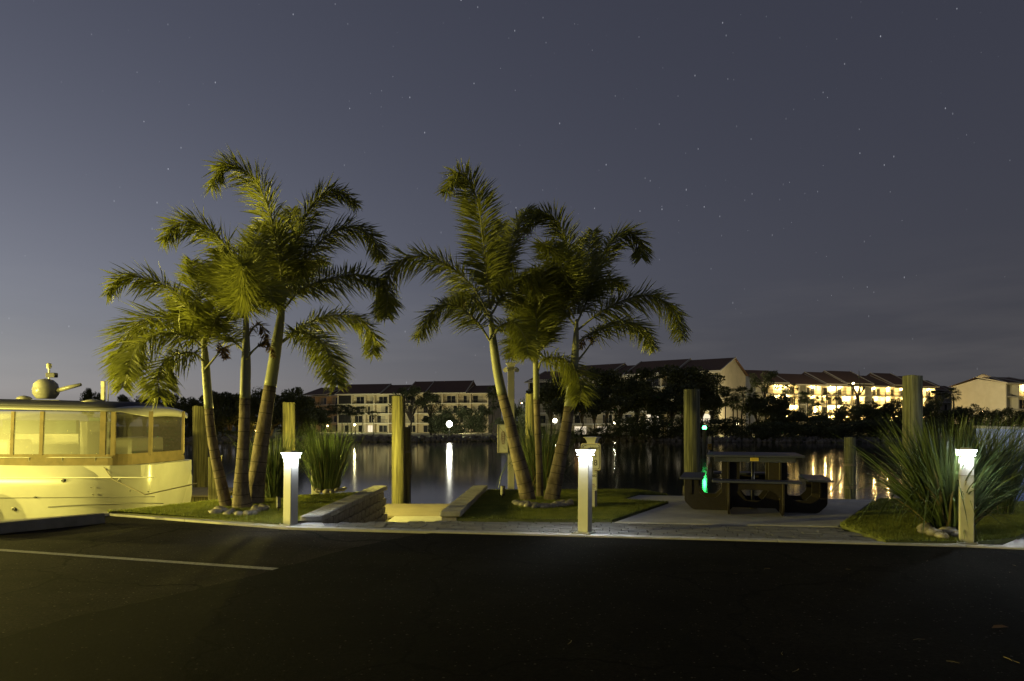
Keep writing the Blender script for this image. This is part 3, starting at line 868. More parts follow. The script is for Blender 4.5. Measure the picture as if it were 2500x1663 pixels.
palm('right palm of the dim cluster behind the middle bollard, leaning right',
     [(1346, 1226), (1357, 1170), (1369, 1110), (1383, 1040), (1394, 960), (1402, 890), (1406, 830), (1408, 780)], [40, 36, 32, 27, 24, 21, 15, 8], 11.5, 11.7,
     [([(1265, 1010), (1250, 780), (1210, 560), (1130, 400), (1030, 370), (960, 450)], -.3, {'l': .44}),
      ([(1280, 1010), (1320, 780), (1350, 600), (1380, 480)], .7),
      ([(1290, 1010), (1370, 780), (1460, 600), (1570, 490), (1680, 540), (1690, 650)], .3, {'l': .46}),
      ([(1285, 1110), (1400, 1020), (1560, 930), (1740, 890), (1890, 980), (1950, 1160)], -.5, {'l': .42}),
      ([(1280, 1190), (1380, 1130), (1530, 1060), (1680, 1090), (1765, 1230)], .5, {'l': .38}),
      ([(1275, 1320), (1345, 1230), (1380, 1170), (1320, 1160), (1300, 1230)], .3, {'dead': True, 'l': .15, 'dens': 24, 'start': .45}),
      ([(1260, 1040), (1150, 830), (1040, 730), (920, 790)], -.8, {'l': .42}),
      ([(1260, 1080), (1160, 950), (1060, 890), (960, 1000)], .5, {'l': .42}),
      ([(1265, 1010), (1200, 760), (1130, 620), (1060, 560)], -1.6, {'l': .42, 'droop': .1}),
      ([(1280, 1060), (1370, 880), (1480, 790), (1570, 830)], .9)], CR2, 6, 9)

# ================================================================== GRASS CLUMPS
def grass_clump(label, c, n, h, spread, lean, seed, foot=.16, dry=.08, wmul=1.0):
    rng = np.random.default_rng(seed)
    t = thing('grass_clump', label, 'grass clump', c)
    for part, mname, cnt in (('blades', 'blade', int(n * (1 - dry))), ('dry_blades', 'blade_dry', int(n * dry))):
        a = rng.uniform(0, TAU, cnt); r = foot * np.sqrt(rng.uniform(0, 1, cnt))
        tilt = np.abs(rng.normal(0, 1, cnt)) * lean
        tilt = np.clip(tilt, .02, 1.15)
        L = h * rng.uniform(.55, 1.2, cnt) * (1 + .25 * tilt)
        if part == 'dry_blades': L *= .7; tilt = np.clip(tilt * 1.4, 0, 1.3)
        curl = rng.uniform(.15, .9, cnt) * (.35 + tilt) * spread
        S = 7
        s = np.linspace(0, 1, S)
        ang = tilt[:, None] * .55 + curl[:, None] * s[None] ** 1.8
        kink = rng.uniform(0, 1, cnt) < .07
        ang[kink] += np.where(s > .62, 1.5, 0)[None]
        dx = np.cumsum(np.sin(ang), 1) * (L / S)[:, None]; dzv = np.cumsum(np.cos(ang), 1) * (L / S)[:, None]
        dx -= dx[:, :1]; dzv -= dzv[:, :1]
        aa = a + rng.normal(0, .25, cnt)
        x = (r * np.cos(a))[:, None] + dx * np.cos(aa)[:, None]
        y = (r * np.sin(a))[:, None] + dx * np.sin(aa)[:, None]
        z = np.maximum(dzv, .0) + .01
        w = (rng.uniform(.004, .0085, cnt) * wmul)[:, None] * np.array([.7, 1, 1, .95, .8, .5, .06])[None]
        wa = aa + math.pi / 2 + rng.normal(0, .8, cnt)
        wx, wy = np.cos(wa)[:, None] * w, np.sin(wa)[:, None] * w
        left = np.stack([x - wx, y - wy, z], 2); right = np.stack([x + wx, y + wy, z], 2)
        v = np.stack([left, right], 2).reshape(cnt, S * 2, 3)
        f = np.array([[2 * k, 2 * k + 1, 2 * k + 3, 2 * k + 2] for k in range(S - 1)])
        faces = (f[None] + (np.arange(cnt) * S * 2)[:, None, None]).reshape(-1, 4)
        link(part, np_mesh(part, v.reshape(-1, 3), faces, mname), t)
    return t
p = G(2318, 1300, .05)
grass_clump('big spreading clump of tall grass behind the rightmost bollard', (p.x, p.y, .05), 1250, 1.36, 1.0, .62, 31, foot=.20, wmul=1.55)
p = G(672, 1216, .05)
grass_clump('tall grass clump right behind the leftmost bollard', (p.x, p.y, .05), 620, 1.18, .8, .36, 32, foot=.2)
p = G(797, 1198, .05)
grass_clump('dark grass clump at the palm lawn back corner before the lit pedestal', (p.x, p.y, .05), 620, 1.32, .7, .33, 33, foot=.24)
p = G(1325, 1200, .05)
grass_clump('wide grass clump behind the dim palm cluster', (p.x, p.y + .3, .05), 900, 1.40, .8, .42, 34, foot=.3)
p = G(2470, 1262, .05)
grass_clump('smaller dark grass clump at the frame edge behind the big one', (p.x, p.y + .3, .05), 500, 1.4, .9, .42, 35, foot=.2)

# ================================================================== RIVER STONES
def stone_mesh(seed):
    rnd = random.Random(seed)
    bm = bmesh.new(); bmesh.ops.create_icosphere(bm, subdivisions=2, radius=.5)
    ax = [Vector((rnd.uniform(-1, 1), rnd.uniform(-1, 1), rnd.uniform(-1, 1))).normalized() for _ in range(3)]
    for v_ in bm.verts:
        k = 1 + sum(.10 * math.sin(3 * v_.co.normalized().dot(a) + i) for i, a in enumerate(ax))
        v_.co *= k
        v_.co.x *= 1.25; v_.co.z *= .72
    me = bpy.data.meshes.new('river_stone'); bm.to_mesh(me); bm.free()
    me.polygons.foreach_set('use_smooth', [True] * len(me.polygons)); me.materials.append(M['stone'])
    return me
STONES = [stone_mesh(k) for k in range(6)]
def stones(pts, label, group, size=.12):
    for k, (x, y) in enumerate(pts):
        s = size * random.uniform(.75, 1.3)
        g = G(x, y, .06)
        o = link('river_stone', random.choice(STONES), None, (g.x, g.y, .05 + s * .26))
        o.scale = (s, s, s * random.uniform(.9, 1.1)); o.rotation_euler = (random.uniform(-.2, .2), random.uniform(-.2, .2), random.uniform(0, 6))
        tag(o, label, 'stone', group)
stones([(516, 1252), (527, 1254), (538, 1251), (549, 1250), (559, 1254), (566, 1250), (553, 1257), (533, 1248), (545, 1246), (526, 1248), (575, 1256), (605, 1258), (615, 1257),
        (626, 1250), (634, 1247), (645, 1246), (652, 1241), (640, 1239), (624, 1243), (611, 1252), (585, 1258)], 'smooth river stone at the foot of the yellow-lit palms', 'stones around the yellow-lit palms', .105)
pts = []
for k in range(44):
    a = -math.pi * (.04 + .92 * (k % 22) / 21); rr = 1.0 if k < 22 else .74
    pts.append((1325 + 66 * rr * math.cos(a) + random.uniform(-3, 3), 1228 - 12 * rr * math.sin(a) + random.uniform(-1.5, 1.5)))
stones(pts, 'smooth river stone in the ring round the dim palm cluster', 'stones around the dim palms', .105)
stones([(2262, 1303), (2280, 1309), (2300, 1313), (2315, 1306), (2335, 1310), (2255, 1297), (2420, 1248), (2405, 1250)], 'pale river stone at the foot of the big grass clump', 'stones under the big grass clump', .14)
stones([(775, 1199), (783, 1201), (806, 1201), (815, 1196), (823, 1199), (831, 1198), (838, 1197), (842, 1194), (812, 1203), (795, 1203)], 'small river stone under the dark grass clump at the lawn corner', 'stones under the corner grass clump', .10)

# ================================================================== BOLLARDS
BOL_POWER = 7.0
def bollard(label, x, y, h, lean=(0, 0), strap=False):
    g = G(x, y)
    rz = R(-28)
    t = thing('bollard_light', label, 'bollard light', (g.x, g.y, .03), rz, 'white bollard lights along the kerb')
    t.rotation_euler = (lean[0], lean[1], rz)
    W = .065
    MB().box((0, 0, .006), (.20, .20, .012)).build('base_plate', 'steel', t, bevel=.003)
    for sx in (-1, 1):
        for sy in (-1, 1):
            MB().lathe([(.008, 0), (.008, .012), (.003, .016)], (sx * .088, sy * .088, .012), 6).build('anchor_bolt', 'steel', t)
    MB().box((0, 0, (h - .10) / 2 + .012), (W * 2, W * 2, h - .10)).build('post', 'white_post', t, bevel=.006)
    z = h - .088
    MB().lathe([(W + .004, 0), (W + .014, .004), (W + .014, .016), (W + .006, .02)], (0, 0, z), square=True).build('collar', 'white_paint', t, bevel=.002)
    MB().lathe([(W + .002, .0205), (W + .006, .023), (W + .024, .060), (W + .027, .070)], (0, 0, z), square=True).build('lens', 'bollard_lens', t)
    cp = MB().lathe([(W + .028, .0705), (W + .029, .075), (W - .002, .079), (W - .02, .090), (.015, .093)], (0, 0, z), square=True).build('cap', 'white_paint', t, bevel=.002)
    for k_ in range(4):
        a_ = k_ * math.pi / 2
        lens_panel(t, ((W + .030) * math.sin(a_), -(W + .030) * math.cos(a_), z + .046), (R(48), 0, a_), BOL_POWER, COOL, .13, .045)
    if strap:
        MB().lathe([(W + .002, 0), (W + .002, .006)], (0, 0, h * .71), square=True).build('strap', 'rope', t)
    else:
        MB().lathe([(.005, 0), (.005, .004)], (W * .5, -W - .001, h * .86), 8).build('screw', 'steel', t)
    return t
bollard('leftmost white bollard, standing in front of the yellow-lit palms and grass', 709, 1287, .945, (0, R(1.0)))
bollard('middle white bollard at the kerb in front of the sign post', 1428, 1307, 1.005, (0, R(.5)))
bollard('white bollard beyond the right edge of the picture', 2700, 1352, 1.03)
bollard('rightmost white bollard in front of the big grass clump, with a thin strap', 2359, 1332, 1.03, strap=True)

# ================================================================== SIGN POST
g = G(1446, 1247)
t = thing('sign_post', 'white sign post with a flared cap and two notice boards behind the middle bollard', 'sign post', (g.x, g.y, .03), R(-24))
MB().box((0, 0, .53), (.118, .118, 1.06)).build('post', 'white_post', t, bevel=.004)
MB().lathe([(.066, 0), (.066, .02), (.075, .05), (.090, .08), (.112, .092), (.112, .098), (.02, .11)], (0, 0, 1.0), square=True).build('post_cap', 'white_paint', t, bevel=.002)
YF = -.075
def notch(w, h, c):
    return [(-w + c, -h), (w - c, -h), (w - c * .35, -h + c * .35), (w, -h + c), (w, h - c), (w - c * .35, h - c * .35), (w - c, h), (-w + c, h), (-w + c * .35, h - c * .35), (-w, h - c), (-w, -h + c), (-w + c * .35, -h + c * .35)]
def frame(mb, w, h, c, t_, o, th=.003):
    a, b = notch(w, h, c), notch(w - t_, h - t_, c)
    n = len(a)
    vs = [(o[0] + p[0], o[1], o[2] + p[1]) for p in a] + [(o[0] + p[0], o[1], o[2] + p[1]) for p in b]
    vs += [(x, y - th, z) for x, y, z in vs]
    fs = [(i, (i + 1) % n, n + (i + 1) % n, n + i) for i in range(n)]
    m2 = 2 * n
    fs += [(m2 + i, m2 + n + i, m2 + n + (i + 1) % n, m2 + (i + 1) % n) for i in range(n)]
    fs += [(i, m2 + i, m2 + (i + 1) % n, (i + 1) % n) for i in range(n)]
    return mb.add(vs, fs)
bd = MB().plate(notch(.155, .20, .022), .022, (0, YF, .80), (1, 0, 0), (0, 0, 1), (0, 1, 0)).build('name_board', 'sign_white', t)
ge = MB().plate(notch(.158, .203, .022), .014, (0, YF + .002, .80), (1, 0, 0), (0, 0, 1), (0, 1, 0)).build('gilt_edge', 'gold', bd)
frame(MB(), .140, .186, .022, .006, (0, YF - .012, .80)).build('border', 'ink', bd)
RX = (R(90), 0, 0)
text('lettering', 'C', .085, 'ink', bd, (-.135, YF - .0135, .915), RX, shear=.3)
text('lettering', 'Island', .062, 'ink', bd, (-.022, YF - .0135, .915), RX, shear=.35)
text('lettering', 'S', .075, 'ink', bd, (.060, YF - .0135, .795), RX)
text('lettering', '38', .125, 'ink', bd, (-.015, YF - .0135, .670), RX)
nb = MB().plate([(-.10, -.145), (.10, -.145), (.108, -.137), (.108, .137), (.10, .145), (-.10, .145), (-.108, .137), (-.108, -.137)], .008, (-.01, YF + .009, .435), (1, 0, 0), (0, 0, 1), (0, 1, 0)).build('notice_plate', 'sign_white', t)
frame(MB(), .100, .135, .01, .004, (-.01, YF + .004, .435), .002).build('border', 'ink', nb)
text('lettering', 'NG', .050, 'ink', nb, (.015, YF + .003, .495), RX)
text('lettering', 'NG', .040, 'red_ink', nb, (.010, YF + .003, .362), RX)
for k in range(3): MB().box((.045 - k * .008, YF + .003, .346 - k * .017), (.08 - k * .016, .002, .006)).build('small_print', 'red_ink' if k == 0 else 'ink', nb)

# ================================================================== TALL WHITE POST with floodlights and the sign cabinet
g = G(1248, 1187, .05)
yb = 13.2
t = thing('white_post', 'tall white post with two small spotlights and a cabinet, behind the left dim palm', 'post', (P(1248, 1187, yb).x, yb, .03), R(0))
s = yb / FPX
zt = P(0, 893, yb).z - .03
MB().box((0, 0, zt / 2 - .02), (16 * s, 16 * s, zt)).build('post', 'white_post', t, bevel=.005)
MB().lathe([(9.0 * s, 0), (9.5 * s, .02), (10.5 * s, .045), (13 * s, .06), (13 * s, .075), (3 * s, .085)], (0, 0, zt - .02), square=True).build('post_cap', 'white_paint', t)
for sx in (-1, 1):
    zz = P(0, 906, yb).z
    sp = MB().tube([(sx * 8 * s, 0, zz), (sx * 11 * s, -.02, zz + .01), (sx * 12 * s, -.04, zz)], .012, 8).build('bracket', 'white_paint', t)
    MB().tube([(sx * 12 * s, .02, zz + .03), (sx * 14 * s, -.07, zz - .02)], [.026, .046], 12).build('spotlight', 'white_paint', t)
cz0, cz1 = P(0, 1110, yb).z, P(0, 1040, yb).z
cb = MB().box((-20 * s, -.02, (cz0 + cz1) / 2), (27 * s, .14, cz1 - cz0)).build('cabinet', 'white_post', t, bevel=.01)
MB().box((-18 * s, -.0925, (cz0 + cz1) / 2), (20 * s, .004, (cz1 - cz0) * .93)).build('cabinet_door', 'white_paint', cb, bevel=.003)
lg = MB()
lx, ly, lz = -19.5 * s, -.097, P(0, 1073, yb).z
w_ = .005
def bar(x, z, w, h): lg.box((lx + x, ly, lz + z), (w, .004, h))
bar(-.030, .03, w_, .15); bar(.0, .106, .06, w_); bar(.030, .03, w_, .15)
for k in range(5): bar(0, .075 - k * .045, .044, w_); 
bar(-.020, -.02, w_, .20); bar(.020, -.02, w_, .20); bar(0, -.118, .044, w_)
lg.add([(lx - .032, ly, lz + .105), (lx, ly, lz + .135), (lx + .032, ly, lz + .105), (lx, ly, lz + .122)], [(0, 3, 2, 1)])
lg.build('emblem', 'red_ink', cb)

# ================================================================== PILINGS
def piling(label, x0, x1, ytop, Y, m='piling', lean=0.0, cap=False, ybase=None):
    c = P((x0 + x1) / 2, ytop, Y)
    r = (x1 - x0) / 2 * Y / FPX
    t = thing('piling', label, 'piling', (c.x - lean, Y, -2.6))
    H = c.z + 2.6
    mb = MB(); n = 32; rnd = random.Random(int(x0))
    prof = []
    for k in range(9):
        f = k / 8
        prof.append((r * (1.04 - .05 * f), H * f))
    vs, fs = [], []
    for k, (rr, z) in enumerate(prof):
        for i in range(n):
            a = i * TAU / n
            q = rr * (1 + .012 * math.sin(2 * a + x0) + .006 * math.sin(5 * a + k * .3) + (-.03 if (i * 7 + int(x0)) % 11 == 0 else 0) + rnd.uniform(-.004, .004))
            zz = z + (rnd.uniform(-.012, .012) if k == 8 else 0)
            vs.append((lean * (z / H) + q * math.cos(a), q * math.sin(a), zz))
    for k in range(8):
        for i in range(n): fs.append((k * n + i, k * n + (i + 1) % n, (k + 1) * n + (i + 1) % n, (k + 1) * n + i))
    fs.append(tuple(range(n - 1, -1, -1))); fs.append(tuple(8 * n + i for i in range(n)))
    mb.add(vs, fs).build('timber', m, t, smooth=False)
    return t, r, H, lean
def rope_coil(t, r, z, lean=0.0, n=2):
    pts = []
    for k in range(24 * n + 1):
        a = k * TAU / 24
        pts.append((lean + (r * 1.06) * math.cos(a), (r * 1.06) * math.sin(a), z + .03 * k / 24))
    MB().tube(pts, .012, 6).build('rope', 'rope', t)
piling('thick piling behind the boat stern, left of the yellow-lit palms', 472, 506, 992, 20.6)
piling('flat-lit yellow piling standing behind the leftmost grass clump', 690, 720, 983, 17.0)
t, r, H, l = piling('tall yellow-lit piling at the dock edge between the two palm clusters', 957, 989, 968, 17.0)
t, r, H, l = piling('short piling tied against the tall one at the dock edge', 985, 1003, 1043, 17.3)
rope_coil(t, r, H - .66)
MB().tube([(r * 1.1, -.02, H - .66), (r * 1.2, -.03, H - .8), (r * 1.15, -.03, H - 1.0), (r * 1.2, -.02, H - 1.2)], .012, 6).build('rope_tail', 'rope', t)
piling('dim piling just behind the slim middle palm', 1283, 1316, 962, 15.0)
t, r, H, l = piling('weathered piling behind the left bench of the picnic table', 1669, 1708, 951, 14.2, 'piling_green', lean=-.04)
rope_coil(t, r, H - 2.1, -.02)
MB().tube([(-r * 1.3, -.05, H - 2.0), (-r * 1.45, -.1, H - 2.3), (-r * 1.25, -.1, H - 2.5)], .014, 6).build('rope_tail', 'rope', t)
t, r, H, l = piling('short piling with a slanting mooring line right of the picnic table', 2062, 2088, 1068, 14.6, 'piling_green')
rope_coil(t, r, H - .62); rope_coil(t, r, H - 1.1)
MB().tube([(-r, -.02, H - .75), (-.42, -.3, H - 1.02), (-.95, -.6, H - 1.30), (-1.3, -.9, H - 1.62)], .013, 6).build('mooring_line', 'rope', t)
piling('tall dark piling rising behind the big grass clump', 2206, 2250, 918, 13.6, 'piling_green')

# squat mooring post with a white fender beside the boat
c = P(525, 1115, 13.8)
t = thing('mooring_post', 'squat square timber post with a white fender beside the boat stern', 'post', (c.x, 13.8, -2.4))
MB().box((0, 0, (c.z + 2.4) / 2), (.21, .21, c.z + 2.4), R(8)).build('timber', 'piling', t, bevel=.012)
MB().box((0, 0, c.z + 2.4 + .012), (.23, .23, .025), R(8)).build('post_cap', 'black', t)
fd = MB().lathe([(.01, -.42), (.05, -.40), (.058, -.3), (.058, .3), (.05, .38), (.02, .42), (.012, .46)], (-.16, -.10, 1.62), 14).build('fender', 'white_paint', t, smooth=True)
MB().tube([(-.16, -.10, 2.06), (-.10, -.13, 2.22), (.06, -.13, 2.16), (.09, -.1, 2.30)], .011, 6).build('fender_line', 'black', t)
MB().tube([(-.085, -.13, 2.20), (-.085, -.135, 1.9), (-.088, -.13, 1.5), (-.085, -.13, 1.2)], .009, 6).build('hanging_line', 'black', t)

# ================================================================== DOCK PEDESTALS (the lit yellow lamps)
def pedestal(label, x, y, z0, power, lamp=True, h=1.0):
    t = thing('dock_pedestal', label, 'lamp', (x, y, z0))
    MB().box((0, 0, h * .42), (.15, .15, h * .84)).build('cabinet', 'white_post', t, bevel=.01)
    MB().box((0, -.078, h * .55), (.10, .006, .2)).build('outlet_cover', 'boat_grey', t)
    MB().lathe([(.065, 0), (.07, .02), (.07, .10), (.05, .115)], (0, 0, h * .84 + .001), 12).build('lamp_lens', lens_mat(SODIUM, 14.0), t)
    bulb(t, (0, 0, h * .84 + .06), power, SODIUM, .05)
    MB().lathe([(.09, 0), (.09, .02), (.03, .06)], (0, 0, h * .84 + .117), 12).build('lamp_cap', 'white_paint', t)
    return t
q = P(771, 1196, 14.6)
pedestal('white dock pedestal with a glowing yellow lamp behind the corner grass clump', q.x, 14.6, -.6, 800, h=1.30)
def lamp_pile(label, x, y, z_lamp, power):
    t = thing('dock_lamp_post', label, 'lamp', (x, y, -2.5))
    h = z_lamp + 2.5
    MB().tube([(0, 0, 0), (0, 0, h - .75)], .13, 14).build('piling', 'piling', t)
    MB().box((0, 0, h - .43), (.15, .15, .66)).build('cabinet', 'white_post', t, bevel=.01)
    MB().lathe([(.06, 0), (.09, .03), (.10, .09), (.08, .16), (.03, .19)], (0, 0, h - .095), 14).build('lamp_lens', lens_mat(SODIUM, 14.0), t)
    bulb(t, (0, 0, h), power, SODIUM, .06)
    MB().lathe([(.028, 0), (.028, .012), (.01, .03)], (0, 0, h + .096), 14).build('lamp_cap', 'white_paint', t)
    return t
lamp_pile('yellow dock lamp on a low pile far down the marina beyond the left edge', -19.0, 10.6, .40, 12500)
lamp_pile('yellow dock lamp on a pile beside the moored cruiser, just beyond the left edge', -13.4, 11.5, 1.6, 1700)

def fill_lamp(label, x, y, h, power):
    t = thing('street_lamp', label, 'lamp', (x, y, 0))
    MB().tube([(0, 0, 0), (0, 0, h)], [.09, .06], 12).build('pole', 'rail', t)
    MB().box((0, 0, .15), (.4, .4, .3)).build('footing', 'concrete', t, bevel=.02)
    MB().lathe([(.10, 0), (.16, .06), (.19, .18), (.17, .30), (.08, .38)], (0, 0, h + .001), 16).build('lamp_lens', lens_mat(SODIUM, 14.0), t)
    bulb(t, (0, 0, h + .19), power, SODIUM, .12)
    MB().lathe([(.10, 0), (.10, .03), (.02, .08)], (0, 0, h + .382), 16).build('lamp_cap', 'rail', t)
    return t
fill_lamp('added yellow fill lamp out of view to the left, brightening the palms', -19.5, 1.0, 2.3, 9500)  # unseen lamp, added to give the palm crowns more light from the left

# ================================================================== PICNIC TABLE
TC, TR = G(1838, 1247), R(-17)
t = thing('picnic_table', 'navy topped picnic table with four attached benches and dark slab legs on the concrete terrace', 'picnic table', (TC.x, TC.y, .035), TR)
TH, BH = .84, .46
def rounded(pts, rads, n=5):
    out = []
    m = len(pts)
    for i in range(m):
        p0, p1, p2 = Vector(pts[i - 1]), Vector(pts[i]), Vector(pts[(i + 1) % m])
        r = rads[i]
        if r <= 0: out.append(tuple(p1)); continue
        a, b = (p0 - p1).normalized(), (p2 - p1).normalized()
        s0, s1 = p1 + a * r, p1 + b * r
        for k in range(n + 1):
            f = k / n
            out.append(tuple(s0 * (1 - f) ** 2 + p1 * 2 * f * (1 - f) + s1 * f * f))
    return out
# profile of one slab: bench leg, low sill, table upright, low sill, bench leg
def slab_profile():
    xb, xi, xt = 1.00, .79, .46
    p = [(-xb, .12), (-xb + .12, 0), (-.34, 0), (-.30, .05), (.30, .05), (.34, 0), (xb - .12, 0), (xb, .12), (xb, BH), (xi, BH), (xi, .27), (xi - .09, .18), (xt + .09, .18), (xt, .27), (xt, TH - .09),
         (.20, TH - .09), (.20, .30), (.10, .16), (-.10, .16), (-.20, .30), (-.20, TH - .09), (-xt, TH - .09), (-xt, .27), (-xt - .09, .18), (-xi + .09, .18), (-xi, .27), (-xi, BH), (-xb, BH)]
    r = {0: .10, 1: .10, 6: .10, 7: .10, 10: .06, 11: .05, 12: .05, 13: .06, 16: .06, 17: .05, 18: .05, 19: .06, 22: .06, 23: .05, 24: .05, 25: .06}
    return rounded(p, [r.get(i, 0) * .42 for i in range(len(p))], 4)
for axis in (0, 1):
    for s in (-1, 1):
        off = .36 * s
        ux = (1, 0, 0) if axis == 0 else (0, 1, 0)
        un = (0, 1, 0) if axis == 0 else (1, 0, 0)
        org = (0, off, .002) if axis == 0 else (off, 0, .003)
        MB().plate(slab_profile(), .028, org, ux, (0, 0, 1), un).build('leg_slab', 'table_brown', t, bevel=.004)
for axis in (0, 1):
    for s in (-1, 1):
        if axis == 0: c, dmn = (.885 * s, 0, BH + .022), (.34, 1.18, .032)
        else: c, dmn = (0, .885 * s, BH + .022), (1.18, .34, .032)
        sb = MB().box(c, dmn).build('bench_seat', 'navy', t, bevel=.008)
        # curved apron hanging under the seat
        ap = rounded([(-.40, 0), (.40, 0), (.40, -.24), (.33, -.24), (.24, -.10), (-.24, -.10), (-.33, -.24), (-.40, -.24)], [0, 0, .03, .03, .10, .10, .03, .03])
        if axis == 0: MB().plate(ap, .022, (.90 * s, 0, BH + .004), (0, 1, 0), (0, 0, 1), (1, 0, 0)).build('apron', 'table_brown', sb)
        else: MB().plate(ap, .022, (0, .90 * s, BH + .004), (1, 0, 0), (0, 0, 1), (0, 1, 0)).build('apron', 'table_brown', sb)
for s in (-1, 1):
    MB().box((.337 * s, 0, TH - .014), (.670, 1.30, .030)).build('top_board', 'navy', t, bevel=.007)
for s in (-1, 1):
    rl = MB().box((0, .50 * s, TH - .068), (1.12, .03, .076)).build('top_rail', 'navy', t, bevel=.004)
    if s < 0:
        MB().box((.0, -.517, TH - .064), (.115, .004, .050)).build('maker_plate', 'gold', rl, bevel=.002)
        for k in range(2): MB().box((.0, -.5200, TH - .056 - k * .016), (.085, .002, .005)).build('engraved_line', 'ink', rl)
MB().tube([(0, 0, .0), (0, 0, TH - .03)], .024, 14).build('umbrella_tube', 'steel', t, smooth=True)
MB().tube([(0, 0, .0), (0, 0, .05)], [.06, .05], 14).build('tube_foot', 'steel', t, smooth=True)

# ================================================================== LANDSCAPE SPOTLIGHTS (unlit)
for lab, x, y in (('small black garden spotlight on the turf beside the leftmost bollard', 680, 1250), ('small black garden spotlight on the turf left of the dim palms', 1227, 1218)):
    g = G(x, y, .05)
    t = thing('garden_spotlight', lab, 'spotlight', (g.x, g.y, .05), R(20))
    MB().tube([(0, 0, -.06), (0, 0, .06)], .010, 8).build('spike', 'black', t)
    MB().box((0, 0, .14), (.06, .07, .17), R(10)).build('lamp_housing', 'black', t, bevel=.012)
    MB().box((.008, -.04, .15), (.048, .012, .14), R(10)).build('lens', 'boat_grey', t, bevel=.003)

# ================================================================== MOORED CRUISER on the left
BY, HB = 15.0, 1.5
bt = thing('moored_cruiser', 'white motor cruiser with hardtop and enclosed cockpit moored at the left', 'boat', (-10.8, BY, WZ))
bx = lambda x: x + 10.8          # world x to boat x
def hull_section(f):
    """f 0 bow .. 1 stern: half breadths at keel, chine, rail."""
    w = HB * min(1.0, (f / .45) ** .55) if f > 0 else .02
    if f > .86: w *= math.sqrt(max(.0, 1 - ((f - .86) / .142) ** 2)) * .55 + .45
    sheer = .22 * (1 - f) ** 2
    return [(0.02, -.45), (w * .72, -.12), (w * .86, .12), (w * .93, .55), (w * .97, 1.05), (w * 1.0, 1.42), (w * .985, 1.56), (w * .94, 1.80 + sheer)]
X0, X1 = -17.2, -7.40
st = [0, .08, .16, .26, .38, .5, .62, .72, .80, .85, .88, .91, .935, .955, .97, .982, .992, 1.0]
mb = MB(); rows_ = []
for f in st:
    sec = hull_section(f)
    x = bx(X0 + (X1 - X0) * f)
    ring = []
    for k, (w, z) in enumerate(sec):
        ring.append((x - (.55 * (max(0, .9 - z) / 1.3) ** 1.5 * max(0, f - .8) / .2 + .10 * max(0, z - 1.3) * max(0, f - .8) / .2) - (1 - f) * .0, -w, z))
    for k, (w, z) in reversed(list(enumerate(sec))):
        ring.append((x - (.55 * (max(0, .9 - z) / 1.3) ** 1.5 * max(0, f - .8) / .2 + .10 * max(0, z - 1.3) * max(0, f - .8) / .2), w, z))
    rows_.append(ring)
n = len(rows_[0])
vs = [p for r_ in rows_ for p in r_]
fs = [(i * n + k, i * n + k + 1, (i + 1) * n + k + 1, (i + 1) * n + k) for i in range(len(rows_) - 1) for k in range(n - 1)]
fs += [(i * n + n - 1, i * n, (i + 1) * n, (i + 1) * n + n - 1) for i in range(len(rows_) - 1)]
fs.append(tuple((len(rows_) - 1) * n + k for k in range(n)))
hull = mb.add(vs, fs).build('hull', 'white_gel', bt, smooth=True)
md = hull.modifiers.new('edge', 'EDGE_SPLIT'); md.split_angle = R(38)
def side_y(z, off=.0):
    zs = [-.45, -.12, .12, .55, 1.05, 1.42, 1.56, 1.80]; ws = [.02, .72, .86, .93, .97, 1.0, .985, .94]
    return -(np.interp(z, zs, ws) * HB + off)
def on_side(xw, zw): return (bx(xw), side_y(zw - WZ, .006), zw - WZ)
pxs = lambda x, y, Y=13.55: P(x, y, Y)
# rub rails and mouldings following the hull
def strake(name, m, pts, r):
    return MB().tube([(bx(p.x), side_y(p.z - WZ, .010), p.z - WZ) for p in pts], r, 8).build(name, m, hull)
strake('rub_rail', 'white_paint', [pxs(x, 1166 + (x - 200) * -.004) for x in range(-260, 420, 40)], .012)
strake('dark_groove', 'boat_grey', [pxs(x, 1213.5 + (x - 250) * -.008) for x in range(-260, 400, 40)], .007)
strake('hand_rail', 'boat_grey', [pxs(118, 1238), pxs(180, 1234), pxs(250, 1230), pxs(330, 1228), pxs(400, 1229)], .011)
strake('trim_strip', 'boat_grey', [pxs(235, 1166.5), pxs(290, 1165), pxs(350, 1164)], .008)
for x, y, r in ((157, 1173, .040), (296, 1172, .040), (34, 1243, .042), (228, 1190, .018), (322, 1198, .018), (230, 1207, .022), (88, 1214, .02), (366, 1200, .018)):
    p = pxs(x, y)
    ft = MB().lathe([(r, 0), (r, .016), (r * .8, .022)], (0, 0, 0), 14).build('through_hull_fitting', 'steel', hull, loc=on_side(p.x, p.z))
    ft.rotation_euler = (R(90), 0, 0)
    fi = MB().lathe([(r * .62, 0), (r * .62, .006)], (0, 0, 0), 12).build('fitting_bore', 'black', hull, loc=(bx(p.x), side_y(p.z - WZ, .028), p.z - WZ))
    fi.rotation_euler = (R(90), 0, 0)
p = pxs(130, 1262)
text('hull_name', 'NOVUS', .135, 'boat_grey', hull, (bx(p.x), side_y(p.z - WZ, .012) + .01, p.z - WZ), (R(80), 0, R(1)), shear=.1)
